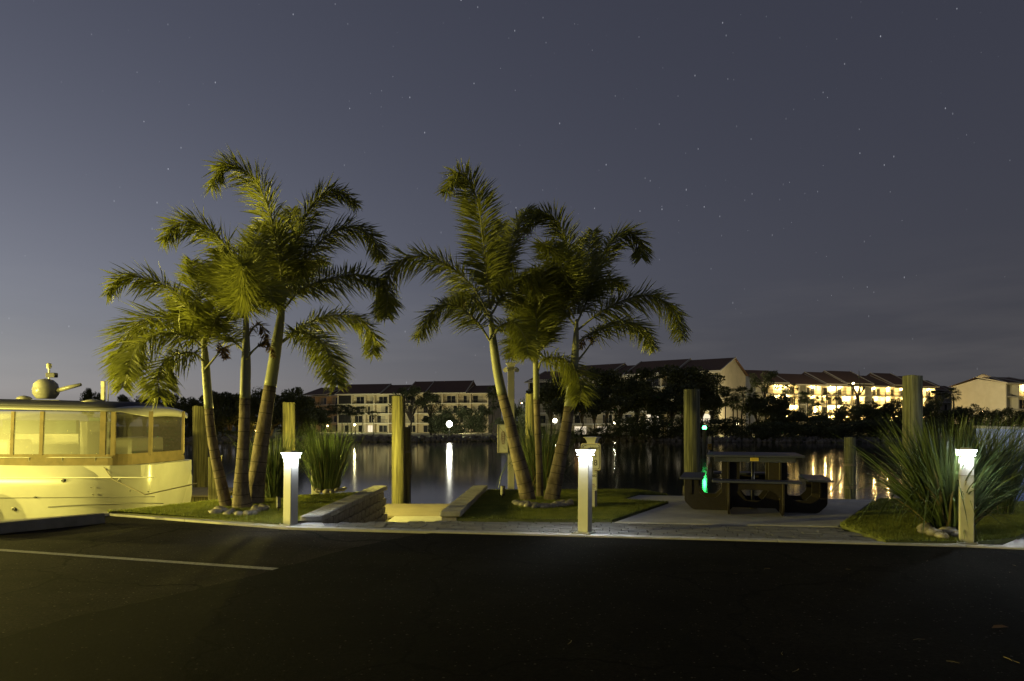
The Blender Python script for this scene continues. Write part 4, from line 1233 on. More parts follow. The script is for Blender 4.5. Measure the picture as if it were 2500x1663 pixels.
# coaming, tan canvas band, deck
zg = 1.80
DK = MB().prism([(bx(-17), -.2), (bx(-15.5), -1.0), (bx(-12.8), -1.38), (bx(-8.0), -1.40), (bx(-7.55), -1.1), (bx(-7.55), 1.1), (bx(-8.0), 1.40), (bx(-12.8), 1.38), (bx(-15.5), 1.0), (bx(-17), .2)], zg - .25, zg + .012).build('deck', 'white_gel', bt, bevel=.02)
def ring_wall(name, m, z0, z1, in0, in1, parent, x_l=-13.9, x_r=-7.72, t_=.02, corner=.35):
    mb = MB()
    def outline(inn):
        pts = [(bx(x_l), -HB * .92 + inn), (bx(x_r) - corner, -HB * .92 + inn)]
        for k in range(1, 6):
            a = -math.pi / 2 + k / 6 * math.pi / 2
            pts.append((bx(x_r) - corner + (corner - inn * .5) * math.cos(a), -HB * .92 + inn + corner + corner * math.sin(a)))
        pts += [(bx(x_r) - inn * .5, HB * .92 - inn - corner)]
        for k in range(1, 6):
            a = k / 6 * math.pi / 2
            pts.append((bx(x_r) - corner + (corner - inn * .5) * math.cos(a), HB * .92 - inn - corner + corner * math.sin(a)))
        pts += [(bx(x_r) - corner, HB * .92 - inn), (bx(x_l), HB * .92 - inn)]
        return pts
    a, b = outline(in0), outline(in1)
    n = len(a)
    vs = [(x, y, z0) for x, y in a] + [(x, y, z1) for x, y in b]
    fs = [(i, i + 1, n + i + 1, n + i) for i in range(n - 1)]
    o = mb.add(vs, fs).build(name, m, parent, smooth=False)
    md = o.modifiers.new('solid', 'SOLIDIFY'); md.thickness = t_; md.offset = -1
    return o
zc0, zc1, zc2 = zg + .01, pxs(0, 1112).z - WZ, pxs(0, 1004).z - WZ
ring_wall('canvas_band', 'tan_canvas', zc0, zc1 + .02, 0, .02, bt, t_=.03)
win = ring_wall('enclosure_window', 'boat_glass', zc1 + .02, zc2, .022, .10, bt, t_=.012)
# uprights between the windows
for xp, wpx in ((20, 8), (92, 9), (243, 14), (268, 10), (360, 8), (440, 5)):
    a_, b_ = pxs(xp, 1110), pxs(xp - 3, 1004)
    MB().add([(bx(a_.x) - wpx * .0041, -HB * .92 + .012, zc1), (bx(a_.x) + wpx * .0041, -HB * .92 + .012, zc1), (bx(b_.x) + wpx * .0041, -HB * .92 + .09, zc2), (bx(b_.x) - wpx * .0041, -HB * .92 + .09, zc2),
              (bx(a_.x) - wpx * .0041, -HB * .92 + .06, zc1), (bx(a_.x) + wpx * .0041, -HB * .92 + .06, zc1), (bx(b_.x) + wpx * .0041, -HB * .92 + .14, zc2), (bx(b_.x) - wpx * .0041, -HB * .92 + .14, zc2)],
             [(0, 1, 2, 3), (7, 6, 5, 4), (0, 4, 5, 1), (1, 5, 6, 2), (2, 6, 7, 3), (3, 7, 4, 0)]).build('window_post', 'tan_canvas', bt)
# things inside the cockpit seen through the windows: bulkhead, seats, helm
MB().box((bx(-10.9), .95, zg + .40), (1.6, .10, .72)).build('bulkhead', 'white_gel', bt)
MB().box((bx(-10.9), .80, zg + .78), (1.7, .12, .30)).build('bulkhead_window', 'teal', bt)
MB().box((bx(-11.15), -.2, zg + .26), (1.05, .7, .5)).build('settee', 'white_gel', bt, bevel=.06)
MB().box((bx(-9.25), .2, zg + .45), (.18, .9, .9)).build('door_panel', 'white_gel', bt, bevel=.02)
MB().box((bx(-9.6), .85, zg + .52), (.42, .06, .95)).build('companionway', 'teal', bt)
MB().box((bx(-8.5), .3, zg + .30), (.7, 1.4, .5)).build('helm_seat', 'white_gel', bt, bevel=.06)
MB().box((bx(-12.9), .2, zg + .42), (.5, 1.6, .8)).build('helm_console', 'white_gel', bt, bevel=.08)
# hardtop: a thin cambered shell
def hardtop(z, thick, over, x_l, x_r, name, m, crown):
    mb = MB(); NX, NY = 26, 12
    vs, fs = [], []
    for side in (0, 1):
        for i in range(NX + 1):
            fx = i / NX
            x = x_l + (x_r - x_l) * fx
            endk = min(1.0, math.sqrt(max(0, 1 - max(0, (fx - .90) / .10) ** 2.2)) * .45 + .55)
            w = (HB * .92 + over) * endk
            drop = -.14 * max(0, fx - .25) - .20 * max(0, (fx - .94) / .06) ** 2 * .5
            for j in range(NY + 1):
                fy = -1 + 2 * j / NY
                camber = crown * (1 - abs(fy) ** 2.4)
                zz = z + drop + (camber if side else camber * .35) + (thick if side else 0) * (1 - abs(fy) ** 8 * .55)
                vs.append((bx(x), fy * w, zz))
    S = (NX + 1) * (NY + 1)
    for i in range(NX):
        for j in range(NY):
            a = i * (NY + 1) + j
            fs.append((a, a + 1, a + NY + 2, a + NY + 1)); fs.append((S + a, S + a + NY + 1, S + a + NY + 2, S + a + 1))
    for i in range(NX):
        for j in (0, NY):
            a = i * (NY + 1) + j; b = a + NY + 1
            fs.append((a, b, S + b, S + a) if j == 0 else (b, a, S + a, S + b))
    for i in (0, NX):
        for j in range(NY):
            a = i * (NY + 1) + j; b = a + 1
            fs.append((b, a, S + a, S + b) if i == 0 else (a, b, S + b, S + a))
    return mb.add(vs, fs).build(name, m, bt, smooth=True)
ztop = pxs(0, 993).z - WZ
ht = hardtop(ztop, .06, .12, -14.2, -7.52, 'hardtop', 'white_gel', .10)
hardtop(ztop + .085, .03, .02, -14.1, -7.75, 'top_cover', 'navy_canvas', .12)
zr = ztop + .24
# radar, mast, lights, antennas on the hardtop
rp = pxs(112, 955, 14.6)
MB().lathe([(.17, -.04), (.20, .0), (.24, .06), (.25, .16), (.22, .28), (.14, .36), (.02, .39)], (bx(rp.x), -.4, zr), 20).build('radar_dome', 'white_gel', bt, smooth=True)
MB().box((bx(rp.x), -.4, zr - .10), (.9, .5, .05)).build('radar_platform', 'white_gel', bt, bevel=.015)
MB().tube([(bx(rp.x) + .12, -.4, zr + .1), (bx(rp.x) + .5, -.42, zr + .20), (bx(rp.x) + .78, -.45, zr + .26)], [.05, .045, .035], 8).build('radar_arm', 'white_gel', bt, smooth=True)
MB().tube([(bx(rp.x), -.3, zr + .35), (bx(rp.x), -.3, zr + .62)], .02, 8).build('mast', 'steel', bt)
MB().box((bx(rp.x) + .06, -.3, zr + .47), (.20, .12, .10)).build('mast_instrument_box', 'navy_canvas', bt, bevel=.015)
MB().lathe([(.04, 0), (.05, .03), (.05, .09), (.03, .11)], (bx(rp.x), -.3, zr + .62), 12).build('anchor_light', 'white_gel', bt)
MB().lathe([(.10, 0), (.14, .02), (.15, .05), (.1, .09), (.02, .11)], (bx(rp.x) - .5, -.35, zr - .08), 14).build('satellite_puck', 'white_gel', bt, smooth=True)
rp2 = pxs(245, 960, 14.4)
MB().box((bx(rp2.x), -.5, zr + .10), (.085, .05, .46)).build('antenna_fin', 'white_gel', bt, bevel=.01)
MB().tube([(bx(rp2.x) + .1, -.5, zr - .15), (bx(rp2.x) + .12, -.5, zr + .34)], .012, 6).build('whip_antenna', 'white_gel', bt)
MB().lathe([(.22, 0), (.25, .015), (.05, .07)], (bx(rp2.x) - .15, -.6, zr - .13), 16).build('deck_hatch', 'white_gel', bt, smooth=True)
for k_ in range(9):
    xx = -13.6 + k_ * .66
    MB().tube([(bx(xx), -1.36, zg), (bx(xx), -1.37, zg + .17)], .010, 6).build('rail_stanchion', 'steel', bt)
MB().tube([(bx(-13.7 + k_ * .3), -1.37 + .02 * math.sin(k_), zg + .17) for k_ in range(20)], .012, 6).build('side_rail', 'steel', bt)
for xx in (-12.2, -9.6, -8.2):
    cl_ = MB().tube([(bx(xx) - .09, -1.33, zg + .05), (bx(xx), -1.33, zg + .04), (bx(xx) + .09, -1.33, zg + .05)], [.008, .014, .008], 6)
    cl_.box((bx(xx), -1.33, zg + .02), (.05, .03, .03)); cl_.build('cleat', 'steel', bt)
MB().tube([(bx(-8.2), -1.36, zg + .04), (bx(-7.9), -1.5, zg - .25), (bx(-7.2), -1.6, zg - .55), (bx(-6.3), -1.35, zg - .35)], .012, 6).build('stern_line', 'rope', bt)
for xx in (-12.9, -10.6):
    fd_ = MB().lathe([(.01, -.32), (.08, -.28), (.10, -.15), (.10, .15), (.08, .26), (.03, .32)], (bx(xx), -1.62, .95), 14).build('hull_fender', 'navy_canvas', bt, smooth=True)
    MB().tube([(bx(xx), -1.56, 1.25), (bx(xx), -1.40, zg + .12)], .008, 6).build('fender_line', 'rope', bt)
# swim platform and stern details
MB().prism([(bx(-7.9), -1.2), (bx(-7.25), -1.05), (bx(-7.1), -.6), (bx(-7.1), .6), (bx(-7.25), 1.05), (bx(-7.9), 1.2)], .42, .52).build('swim_platform', 'white_gel', bt, bevel=.02)

# ================================================================== BOAT AND LIT DOCK at the right edge
t = thing('skiff', 'blue and white skiff bow moored at the right edge behind the tall grass', 'boat', (11.0, 13.6, WZ), R(10))
mb = MB(); rows_ = []
for f in np.linspace(0, 1, 12):
    w = 1.05 * (1 - (1 - f) ** 2.2) + .03
    z = 2.42 + .16 * (1 - f)
    x = -2.05 + 4.6 * f
    rows_.append([(x + .25 * (1 - f), 0.0 - w * .35, .2), (x + .1, -w * .75, 1.0), (x, -w, z), (x, w, z), (x + .1, w * .75, 1.0), (x + .25 * (1 - f), w * .35, .2)])
vs = [p for r_ in rows_ for p in r_]
fs = [(i * 6 + k, i * 6 + (k + 1) % 6, (i + 1) * 6 + (k + 1) % 6, (i + 1) * 6 + k) for i in range(11) for k in range(6) if k != 2]
mb.add(vs, fs).build('hull', 'blue_hull', t, smooth=False)
MB().tube([r_[2] for r_ in rows_], .03, 8).build('gunwale', 'white_gel', t, smooth=True)
MB().tube([r_[3] for r_ in rows_], .03, 8).build('gunwale', 'white_gel', t, smooth=True)
MB().add([(r_[2][0], r_[2][1] * .97, r_[2][2] - .10) for r_ in rows_] + [(r_[3][0], r_[3][1] * .97, r_[3][2] - .10) for r_ in rows_], [(i, i + 1, 13 + i, 12 + i) for i in range(11)]).build('foredeck', 'blue_hull', t)
MB().box((1.0, -.2, 2.55), (.5, .05, .4)).build('instrument_box', 'white_gel', t, bevel=.02)
MB().tube([(.7, .1, 2.3), (.7, .1, 3.1)], .02, 8).build('stern_pole', 'white_gel', t)
dk = dock('pale floating dock in white light at the right edge', 7.85, 12.5, 11.35, 13.2, -.28)
for o in dk.children:
    if o.name.startswith('plank'): o.data.materials.clear(); o.data.materials.append(M['blue_hull'])
MB().box((2.3, -.06, -.10), (4.65, .12, .26)).build('fascia', 'white_gel', dk)
wl_ = thing('dock_lamp', 'white lamp on a short post beside the floating dock beyond the right edge', 'lamp', (9.15, 10.75, .03))
MB().box((0, 0, .45), (.14, .14, .9)).build('post', 'white_post', wl_, bevel=.008)
MB().lathe([(.05, 0), (.07, .02), (.07, .10), (.05, .12)], (0, 0, .901), 12).build('lamp_lens', lens_mat((.85, .92, 1.0), 14.0), wl_)
bulb(wl_, (0, 0, .96), 60, (.85, .92, 1.0), .04)
# paved apron at the right end of the kerb
ap = structure(bpy.data.objects.new('apron', None)); col.objects.link(ap)
pa, pb = Vector((5.28, 7.18, 0)), Vector((7.5, 9.3, 0))
MB().prism([(5.14, 7.20), (5.62, 7.12), (6.6, 6.95), (6.75, 7.55), (5.62, 7.62)], -.05, .033).build('concrete_slab', 'kerb', ap, bevel=.006)
MB().prism([(5.66, 7.64), (6.76, 7.57), (9.4, 10.9), (8.42, 11.15), (7.42, 9.32)], -.05, .028).build('dark_slab', 'paver', ap, bevel=.006)

# ================================================================== NAVIGATION LIGHT and warning signs in the channel
c = P(1720, 1044, 60)
t = thing('channel_marker', 'timber channel marker pile topped by a green light in the water', 'channel marker', (c.x, 60, -2.5))
MB().tube([(0, 0, 0), (0, 0, c.z + 2.5 - .22)], [.20, .17], 12).build('pile', 'piling_green', t)
MB().lathe([(.10, 0), (.13, .02), (.13, .08)], (0, 0, c.z + 2.5 - .22), 12).build('lamp_base', 'black', t)
MB().lathe([(.14, 0), (.18, .06), (.18, .20), (.12, .28), (.02, .30)], (0, 0, c.z + 2.5 - .139), 14).build('lamp_lens', lens_mat((.05, 1.0, .18), 12.0), t)
bulb(t, (0, 0, c.z + 2.5), 18, (.05, 1, .18), .10)
c = P(1732, 1066, 58)
t = thing('warning_sign', 'small white sign above a yellow manatee sign on a thin pole beside the green light', 'sign', (c.x, 58, -2.5))
h = c.z + 2.5
MB().tube([(0, 0, 0), (0, 0, h - .1)], .045, 8).build('pole', 'steel', t)
MB().box((0, -.06, h - .30), (.28, .015, .58)).build('white_plate', 'sign_white', t)
for k in range(4): MB().box((0, -.0695, h - .12 - k * .12), (.2, .003, .035)).build('printed_line', 'ink', t)
yp = MB().box((0, -.06, h - .86), (.34, .015, .52)).build('yellow_plate', 'sign_yellow', t)
MB().add([(-.10, -.0695, h - .92), (-.06, -.0695, h - .80), (.04, -.0695, h - .77), (.11, -.0695, h - .82), (.02, -.0695, h - .86), (-.05, -.0695, h - .88)], [(0, 5, 4, 3, 2, 1)]).build('manatee_mark', 'ink', yp)

# ================================================================== LITTER on the asphalt
tw = MB().tube([(0, 0, .004), (.05, .012, .007), (.11, .004, .005)], [.003, .0025, .001], 5).mesh('twig', 'blade_dry')
for k, (x, y) in enumerate([(1395, 1570), (1800, 1404), (1880, 1392), (1910, 1605), (2230, 1568), (2265, 1372), (2310, 1620), (2480, 1385), (2465, 1402), (2450, 1610), (2490, 1625), (1950, 1640), (2065, 1393)]):
    g = G(x, y); o = link('twig', tw, None, (g.x, g.y, .012), random.uniform(0, 6)); s = random.uniform(.3, .7); o.scale = (s, s, s)
    tag(o, 'dry palm twig lying on the dark asphalt', 'twig', 'twigs on the asphalt')
g = G(2440, 1538)
lf = MB().add([(-.05, 0, 0), (-.02, .022, .012), (.03, .018, .016), (.06, 0, .006), (.03, -.02, .012), (-.02, -.02, .008), (0, 0, .004)], [(0, 6, 1), (1, 6, 2), (2, 6, 3), (3, 6, 4), (4, 6, 5), (5, 6, 0)]).build('fallen_leaf', 'palm_dead', loc=(g.x, g.y, .012))
tag(lf, 'curled brown leaf lying on the asphalt at the lower right', 'leaf')

# ================================================================== FAR BANK: BUILDINGS
def building(label, left_px, Yl, right_px, Yr, z_eave, storeys, depth, bays, segs, wall='stucco', lit=(), skip_bays=(), gable=None, screens=(), base=FZ, rail=True, lamps=False, recess=1.5, lampE=40):
    """Facade from the left corner (seen at left_px, depth Yl) to the right corner; local x runs along it, local y goes back."""
    a = Vector(((left_px - CXP) * Yl / FPX, Yl)); b = Vector(((right_px - CXP) * Yr / FPX, Yr))
    d = b - a; W = d.length; rz = math.atan2(d.y, d.x)
    t = thing('apartment_building', label, 'building', (a.x, a.y, base), rz)
    H = z_eave - base; hs = H / storeys
    MB().box((W / 2, recess + (depth - recess) / 2, H / 2), (W - .02, depth - recess, H)).build('wall', wall, t)
    for k in range(1, storeys + 1):
        MB().box((W / 2, recess / 2 - .03, k * hs - .14), (W + .02, recess + .06, .28)).build('floor_slab', 'trim' if k == storeys else 'stucco_pale', t)
    xs_ = [0]
    for w in bays: xs_.append(xs_[-1] + w)
    xs_ = [x / xs_[-1] * W for x in xs_]
    fin = MB().box((0, recess / 2 - .02, H / 2 - .15), (.30, recess + .03, H - .32)).mesh('pier', wall)
    for x in xs_: link('pier', fin, t, (min(max(x, .15), W - .15), 0, 0))
    cache = {}
    for i in range(len(bays)):
        x0, x1 = xs_[i] + .16, xs_[i + 1] - .16
        w = x1 - x0
        for k in range(storeys):
            if (i, k) in skip_bays: continue
            key = round(w, 1)
            if key not in cache:
                rl = MB()
                rl.box((0, 0, .98), (w, .05, .06)); rl.box((0, 0, .12), (w, .05, .05))
                nb_ = max(3, int(w / .45))
                for q in range(nb_ + 1): rl.box((-w / 2 + w * q / nb_, 0, .55), (.035, .03, .86))
                me_r = rl.mesh('railing', 'rail')
                ww = min(w * .62, 3.2)
                me_g = MB().box((0, 0, 0), (ww, .06, hs * .70)).mesh('window', 'far_glass')
                fr = MB()
                for sx in (-1, 0, 1): fr.box((sx * ww / 2, -.05, 0), (.09, .06, hs * .72))
                fr.box((0, -.05, hs * .36), (ww + .1, .06, .09))
                me_f = fr.mesh('window_frame', 'trim')
                me_c = MB().box((0, -.005, 0), (ww * .46, .062, hs * .69)).mesh('curtain', 'curtain')
                cache[key] = (me_r, me_g, me_f, me_c, ww)
            me_r, me_g, me_f, me_c, ww = cache[key]
            if rail and k > 0: link('railing', me_r, t, ((x0 + x1) / 2, .06, k * hs))
            rr = random.Random(i * 31 + k * 7 + int(W))
            if (i, k) in screens:
                MB().box(((x0 + x1) / 2, .12, (k + .5) * hs - .14), (w, .04, hs - .30)).build('insect_screen', 'far_screen', t)
                continue
            side = rr.choice((-.15, .15, 0)) * w
            g_ = link('window', me_g, t, ((x0 + x1) / 2 + side, recess - .032, k * hs + hs * .40))
            if (i, k) in lit:
                g_.data = me_g.copy(); g_.data.materials.clear(); g_.data.materials.append(M[lit[(i, k)]])
            link('window_frame', me_f, g_)
            if rr.random() < .6 and (i, k) not in lit: link('curtain', me_c, g_, (rr.choice((-1, 1)) * ww * .26, -.004, 0))
            if lamps:
                lp = ((x0 + x1) / 2 - side * 1.4 + .8, recess - .16, k * hs + hs * .74)
                MB().box((0, 0, 0), (.30, .16, .22)).build('wall_lamp', lens_mat(WARM, 10.0), t, loc=lp)
                bulb(t, (lp[0], lp[1] - .25, lp[2]), lampE, WARM, .08)
    # roof segments, each stepping up or down with pale rake boards at its ends
    g0 = any(g_[0] == 0.0 for g_ in (gable or [])); g1 = any(g_[0] == 1.0 for g_ in (gable or []))
    for (f0, f1, dz, rise) in segs:
        x0, x1 = f0 * W - (.5 if f0 == 0 else 0), f1 * W + (.5 if f1 == 1 else 0)
        ze = H + dz + .02
        y0, y1, ym = -.75, depth + .75, depth / 2
        rf = MB().add([(x0, y0, ze), (x1, y0, ze), (x1, y1, ze), (x0, y1, ze), (x0, ym, ze + rise), (x1, ym, ze + rise)],
                      [(0, 1, 5, 4), (2, 3, 4, 5)] + ([] if (f0 == 0 and g0) else [(0, 4, 3)]) + ([] if (f1 == 1 and g1) else [(1, 2, 5)]) + ([] if (g0 or g1) else [(0, 3, 2, 1)])).build('roof', 'shingle', t)
        L = math.hypot(ym - y0, rise); ang = math.atan2(rise, ym - y0)
        for xx in (x0, x1):
            cyy, czz = (y0 + ym) / 2, ze + rise / 2
            vs = []
            for s_, q in ((-.12, -.12), (.12, -.12), (.12, .14), (-.12, .14)):
                vs.append((xx + s_, y0 - .05, ze + q)); vs.append((xx + s_, ym, ze + rise + q))
            MB().add(vs, [(0, 2, 3, 1), (2, 4, 5, 3), (4, 6, 7, 5), (6, 0, 1, 7), (0, 6, 4, 2), (1, 3, 5, 7)]).build('rake_board', 'trim', rf)
        MB().box(((x0 + x1) / 2, y0 - .04, ze - .02), (x1 - x0, .10, .26)).build('fascia', 'trim', rf)
    if gable:
        for xx, sgn in gable:
            xg = xx * W
            MB().add([(xg, 0, H), (xg, depth, H), (xg, depth / 2, H + segs[-1][3] + segs[-1][2] - .05), (xg - sgn * .3, 0, H), (xg - sgn * .3, depth, H), (xg - sgn * .3, depth / 2, H + segs[-1][3] + segs[-1][2] - .05)],
                     [(0, 1, 2), (5, 4, 3), (0, 3, 4, 1), (1, 4, 5, 2), (2, 5, 3, 0)]).build('gable_wall', wall, t)
    return t, W, rz, hs
ez = lambda y, Y: HC - (y - HYP) * Y / FPX
# the pale block across the water, behind the bright lamp
bl, *_ = building('four-storey pale block with brown roofs across the water behind the bright white lamp', 824, 214, 1192, 202, ez(962, 210), 4, 15,
         [1.9, 1.8, 1.2, 1.9, 1.6, 2.0, 2.0, 1.3, 1.9, 1.6, 2.2], [(0, .30, .0, 3.6), (.30, .47, -.1, 3.3), (.47, .60, .15, 4.0), (.60, .86, .0, 4.2), (.86, 1.0, -.2, 2.8)],
         wall='stucco', screens={(0, 3), (0, 1), (4, 3)}, lit={(0, 1): 'lit_window', (2, 0): 'lit_window'}, base=FZ)
# peach block behind the wood at the left
building('peach coloured block half hidden behind the trees at the left', 742, 250, 850, 238, ez(965, 242), 4, 18, [2, 2, 2, 1.6], [(0, .55, .3, 3.2), (.55, 1.0, -.3, 2.2)], wall='stucco_peach')
# dark block behind the round trees, with a pale gable towards us
bm_, Wm, rzm, _h = building('large block behind the round trees with a pale windowless gable end', 1290, 162, 1757, 135, ez(906, 135), 5, 16.5,
         [2, 1.6, 2, 1.6, 2, 1.6, 2, 2], [(0, .22, -.6, 3.2), (.22, .46, 0, 3.5), (.46, .55, -.2, 3.1), (.55, .80, .1, 3.5), (.80, 1.0, 0, 3.3)], wall='stucco', gable=[(1.0, 1)],
         lit={(1, 3): 'lit_amber', (2, 3): 'lit_amber', (2, 2): 'lit_amber', (3, 0): 'lit_window', (6, 2): 'lit_window', (2, 0): 'lit_window', (7, 1): 'lit_window', (5, 1): 'lit_window'}, screens={(0, 4), (0, 3)})
# brightly lit balconies at the right
building('long block with brightly lit open walkways behind the bushes at the right', 1845, 176, 2284, 196, ez(936, 176), 5, 15,
         [1.2, 2.2, 2.0, 1.0, 2, 2, 2, 1.9, .9, 2, 2, 2, 2, 1.4], [(0, .16, .2, 3.9), (.16, .36, -.1, 3.5), (.36, .47, .2, 3.9), (.47, .62, .5, 4.1), (.62, .74, 0, 3.5), (.74, .86, .4, 4.0), (.86, 1.0, .1, 3.6)],
         wall='stucco_pale', gable=[(0.0, -1)], lamps=True, skip_bays={(i, k) for i in range(14) for k in (0,)} | {(0, k) for k in range(5)} | {(3, k) for k in range(5)} | {(8, k) for k in range(5)} | {(13, k) for k in (1, 2, 3)}, lampE=760)
# far right block: gable end towards the water, lit walkway running away to the right
building('cream block with a wide windowless gable end at the far right', 2456, 165, 2760, 175, ez(936, 165), 4, 15, [1, 2.2, 1.2, 2, 2, 2], [(0, .12, 0, 2.0), (.12, .24, .1, 2.0), (.24, .5, -.3, 2.0), (.5, 1, -.4, 2.0)],
         wall='stucco_pale', gable=[(0.0, -1)], lamps=True, skip_bays={(i, 0) for i in range(6)} | {(0, k) for k in range(4)} | {(2, k) for k in range(4)}, lampE=760)
g2 = thing('apartment_building', 'plain cream gable wall of the far right block facing the water', 'building', (0, 0, FZ))
a = P(2345, 1000, 188); b = P(2456, 1000, 165)
pk = P(2397, 914, 177)
ga, gb = ez(941, 188) - FZ, ez(936, 165) - FZ
MB().add([(a.x, a.y, 0), (b.x - .1, b.y - .1, 0), (b.x - .1, b.y - .1, gb), (pk.x, pk.y, pk.z - FZ), (a.x, a.y, ga), (a.x + 6, a.y + 12, 0), (b.x + 6, b.y + 12, 0), (b.x + 6, b.y + 12, gb), (pk.x + 6, pk.y + 12, pk.z - FZ), (a.x + 6, a.y + 12, ga)],
         [(0, 1, 2, 3, 4), (9, 8, 7, 6, 5), (0, 4, 9, 5), (1, 6, 7, 2)]).build('wall', 'stucco_pale', g2)
MB().add([(a.x - .5, a.y - .2, ga - .1), (pk.x - .2, pk.y - .5, pk.z - FZ + .1), (pk.x + 7, pk.y + 13, pk.z - FZ + .1), (a.x + 6, a.y + 13, ga - .1)], [(0, 1, 2, 3)]).build('roof', 'shingle', g2)
MB().add([(b.x + .3, b.y - .6, gb - .1), (b.x + 7, b.y + 13, gb - .1), (pk.x + 7, pk.y + 13, pk.z - FZ + .1), (pk.x - .2, pk.y - .5, pk.z - FZ + .1)], [(0, 1, 2, 3)]).build('roof', 'shingle', g2)
for p0, p1 in (((a.x, a.y, ga), (pk.x, pk.y, pk.z - FZ)), ((b.x, b.y, gb), (pk.x, pk.y, pk.z - FZ))):
    MB().tube([(p0[0], p0[1] - .6, p0[2]), (p1[0], p1[1] - .6, p1[2])], .16, 4).build('rake_board', 'trim', g2)
building('low dark roofed house between the two lit blocks at the right', 2270, 240, 2352, 250, ez(956, 240), 4, 14, [1, 1, 1], [(0, .5, .6, 4.0), (.5, 1, -.5, 3.4)], wall='stucco_pale')

# ================================================================== FAR TREES
def crown_mesh(seed, n, kind):
    rng = np.random.default_rng(seed)
    if kind == 'round':
        k = 26; c = rng.normal(0, 1, (k, 3)); c /= np.linalg.norm(c, axis=1, keepdims=True); c *= rng.uniform(.3, .8, (k, 1)); c[:, 2] *= .8; rad = rng.uniform(.18, .36, k)
    elif kind == 'umbrella':
        k = 22; a = rng.uniform(0, TAU, k); r = np.sqrt(rng.uniform(0, 1, k)) * .85; c = np.stack([r * np.cos(a), r * np.sin(a), rng.uniform(-.55, .55, k) * (1 - .4 * r)], 1); rad = rng.uniform(.14, .28, k)
    else:
        k = 20; a = rng.uniform(0, TAU, k); r = np.sqrt(rng.uniform(0, 1, k)) * .8; c = np.stack([r * np.cos(a), r * np.sin(a), rng.uniform(-.9, .5, k) * (1 - .3 * r)], 1); rad = rng.uniform(.22, .4, k)
    i = rng.integers(0, len(c), n)
    p = rng.normal(0, 1, (n, 3)); p /= np.linalg.norm(p, axis=1, keepdims=True)
    p = c[i] + p * (rad[i] * rng.uniform(.55, 1.05, n))[:, None] * np.array([1, 1, .8])
    s = rng.uniform(.025, .055, n)[:, None] * (1.0 if kind != 'umbrella' else .85)
    u = rng.normal(0, 1, (n, 3)); u /= np.linalg.norm(u, axis=1, keepdims=True)
    w = np.cross(u, rng.normal(0, 1, (n, 3))); w /= np.linalg.norm(w, axis=1, keepdims=True)
    v = np.stack([p - u * s, p - w * s * .6, p + u * s, p + w * s * .6], 1).reshape(-1, 3)
    return np_mesh('crown', v, np.arange(4 * n).reshape(-1, 4), 'far_leaf' if kind != 'round' else 'far_leaf_b'), c, rad
CROWN = {'round': [crown_mesh(50 + k, 5200, 'round') for k in range(4)], 'umbrella': [crown_mesh(60 + k, 3200, 'umbrella') for k in range(3)], 'shrub': [crown_mesh(70 + k, 3600, 'shrub') for k in range(4)]}
def fan_crown(seed):
    rng = np.random.default_rng(seed); V, F = [], []
    for _ in range(46):
        th = rng.uniform(0, TAU); el = rng.uniform(-1.0, 1.35)
        d = np.array([math.cos(th) * math.cos(el), math.sin(th) * math.cos(el), math.sin(el)])
        c = d * .45; s = np.cross(d, [0, 0, 1.0]); s /= np.linalg.norm(s) + 1e-6; up = np.cross(s, d)
        for q in range(9):
            a = (q - 4) * .30
            e = d * math.cos(a) + s * math.sin(a) + up * rng.uniform(-.12, .12)
            tip = c + e * rng.uniform(.42, .6) + np.array([0, 0, -.12])
            mdl = c + e * .28
            k = len(V); ww = .028
            V += [c, mdl + s * ww + up * ww * .5, tip, mdl - s * ww - up * ww * .5]; F.append((k, k + 1, k + 2, k + 3))
        k = len(V); V += [d * .02, c + s * .008, c - s * .008, c]; F.append((k, k + 1, k + 3, k + 2))
    return np_mesh('crown', np.array(V), np.array(F), 'far_leaf')
FANS = [fan_crown(80 + k) for k in range(3)]
def trunk_mesh(seed, lean=.06):
    rnd = random.Random(seed); mb = MB()
    pts = [(rnd.uniform(-1, 1) * lean * k / 4, rnd.uniform(-1, 1) * lean * k / 4, k / 4) for k in range(5)]
    mb.tube(pts, [.03, .024, .021, .019, .015], 8)
    return mb.mesh('trunk', 'far_bark')
TRUNK = [trunk_mesh(k) for k in range(5)]
def limb_mesh(c, rad, seed):
    rnd = random.Random(seed); mb = MB()
    for k in range(min(9, len(c))):
        q = c[k]
        mb.tube([(0, 0, -.95), (q[0] * .35, q[1] * .35, -.35 + q[2] * .3), tuple(q)], [.035, .022, .008], 5)
    return mb.mesh('limbs', 'far_bark')
LIMBS = {k: [limb_mesh(c[1], c[2], i) for i, c in enumerate(v)] for k, v in CROWN.items()}
GROUPED = {}
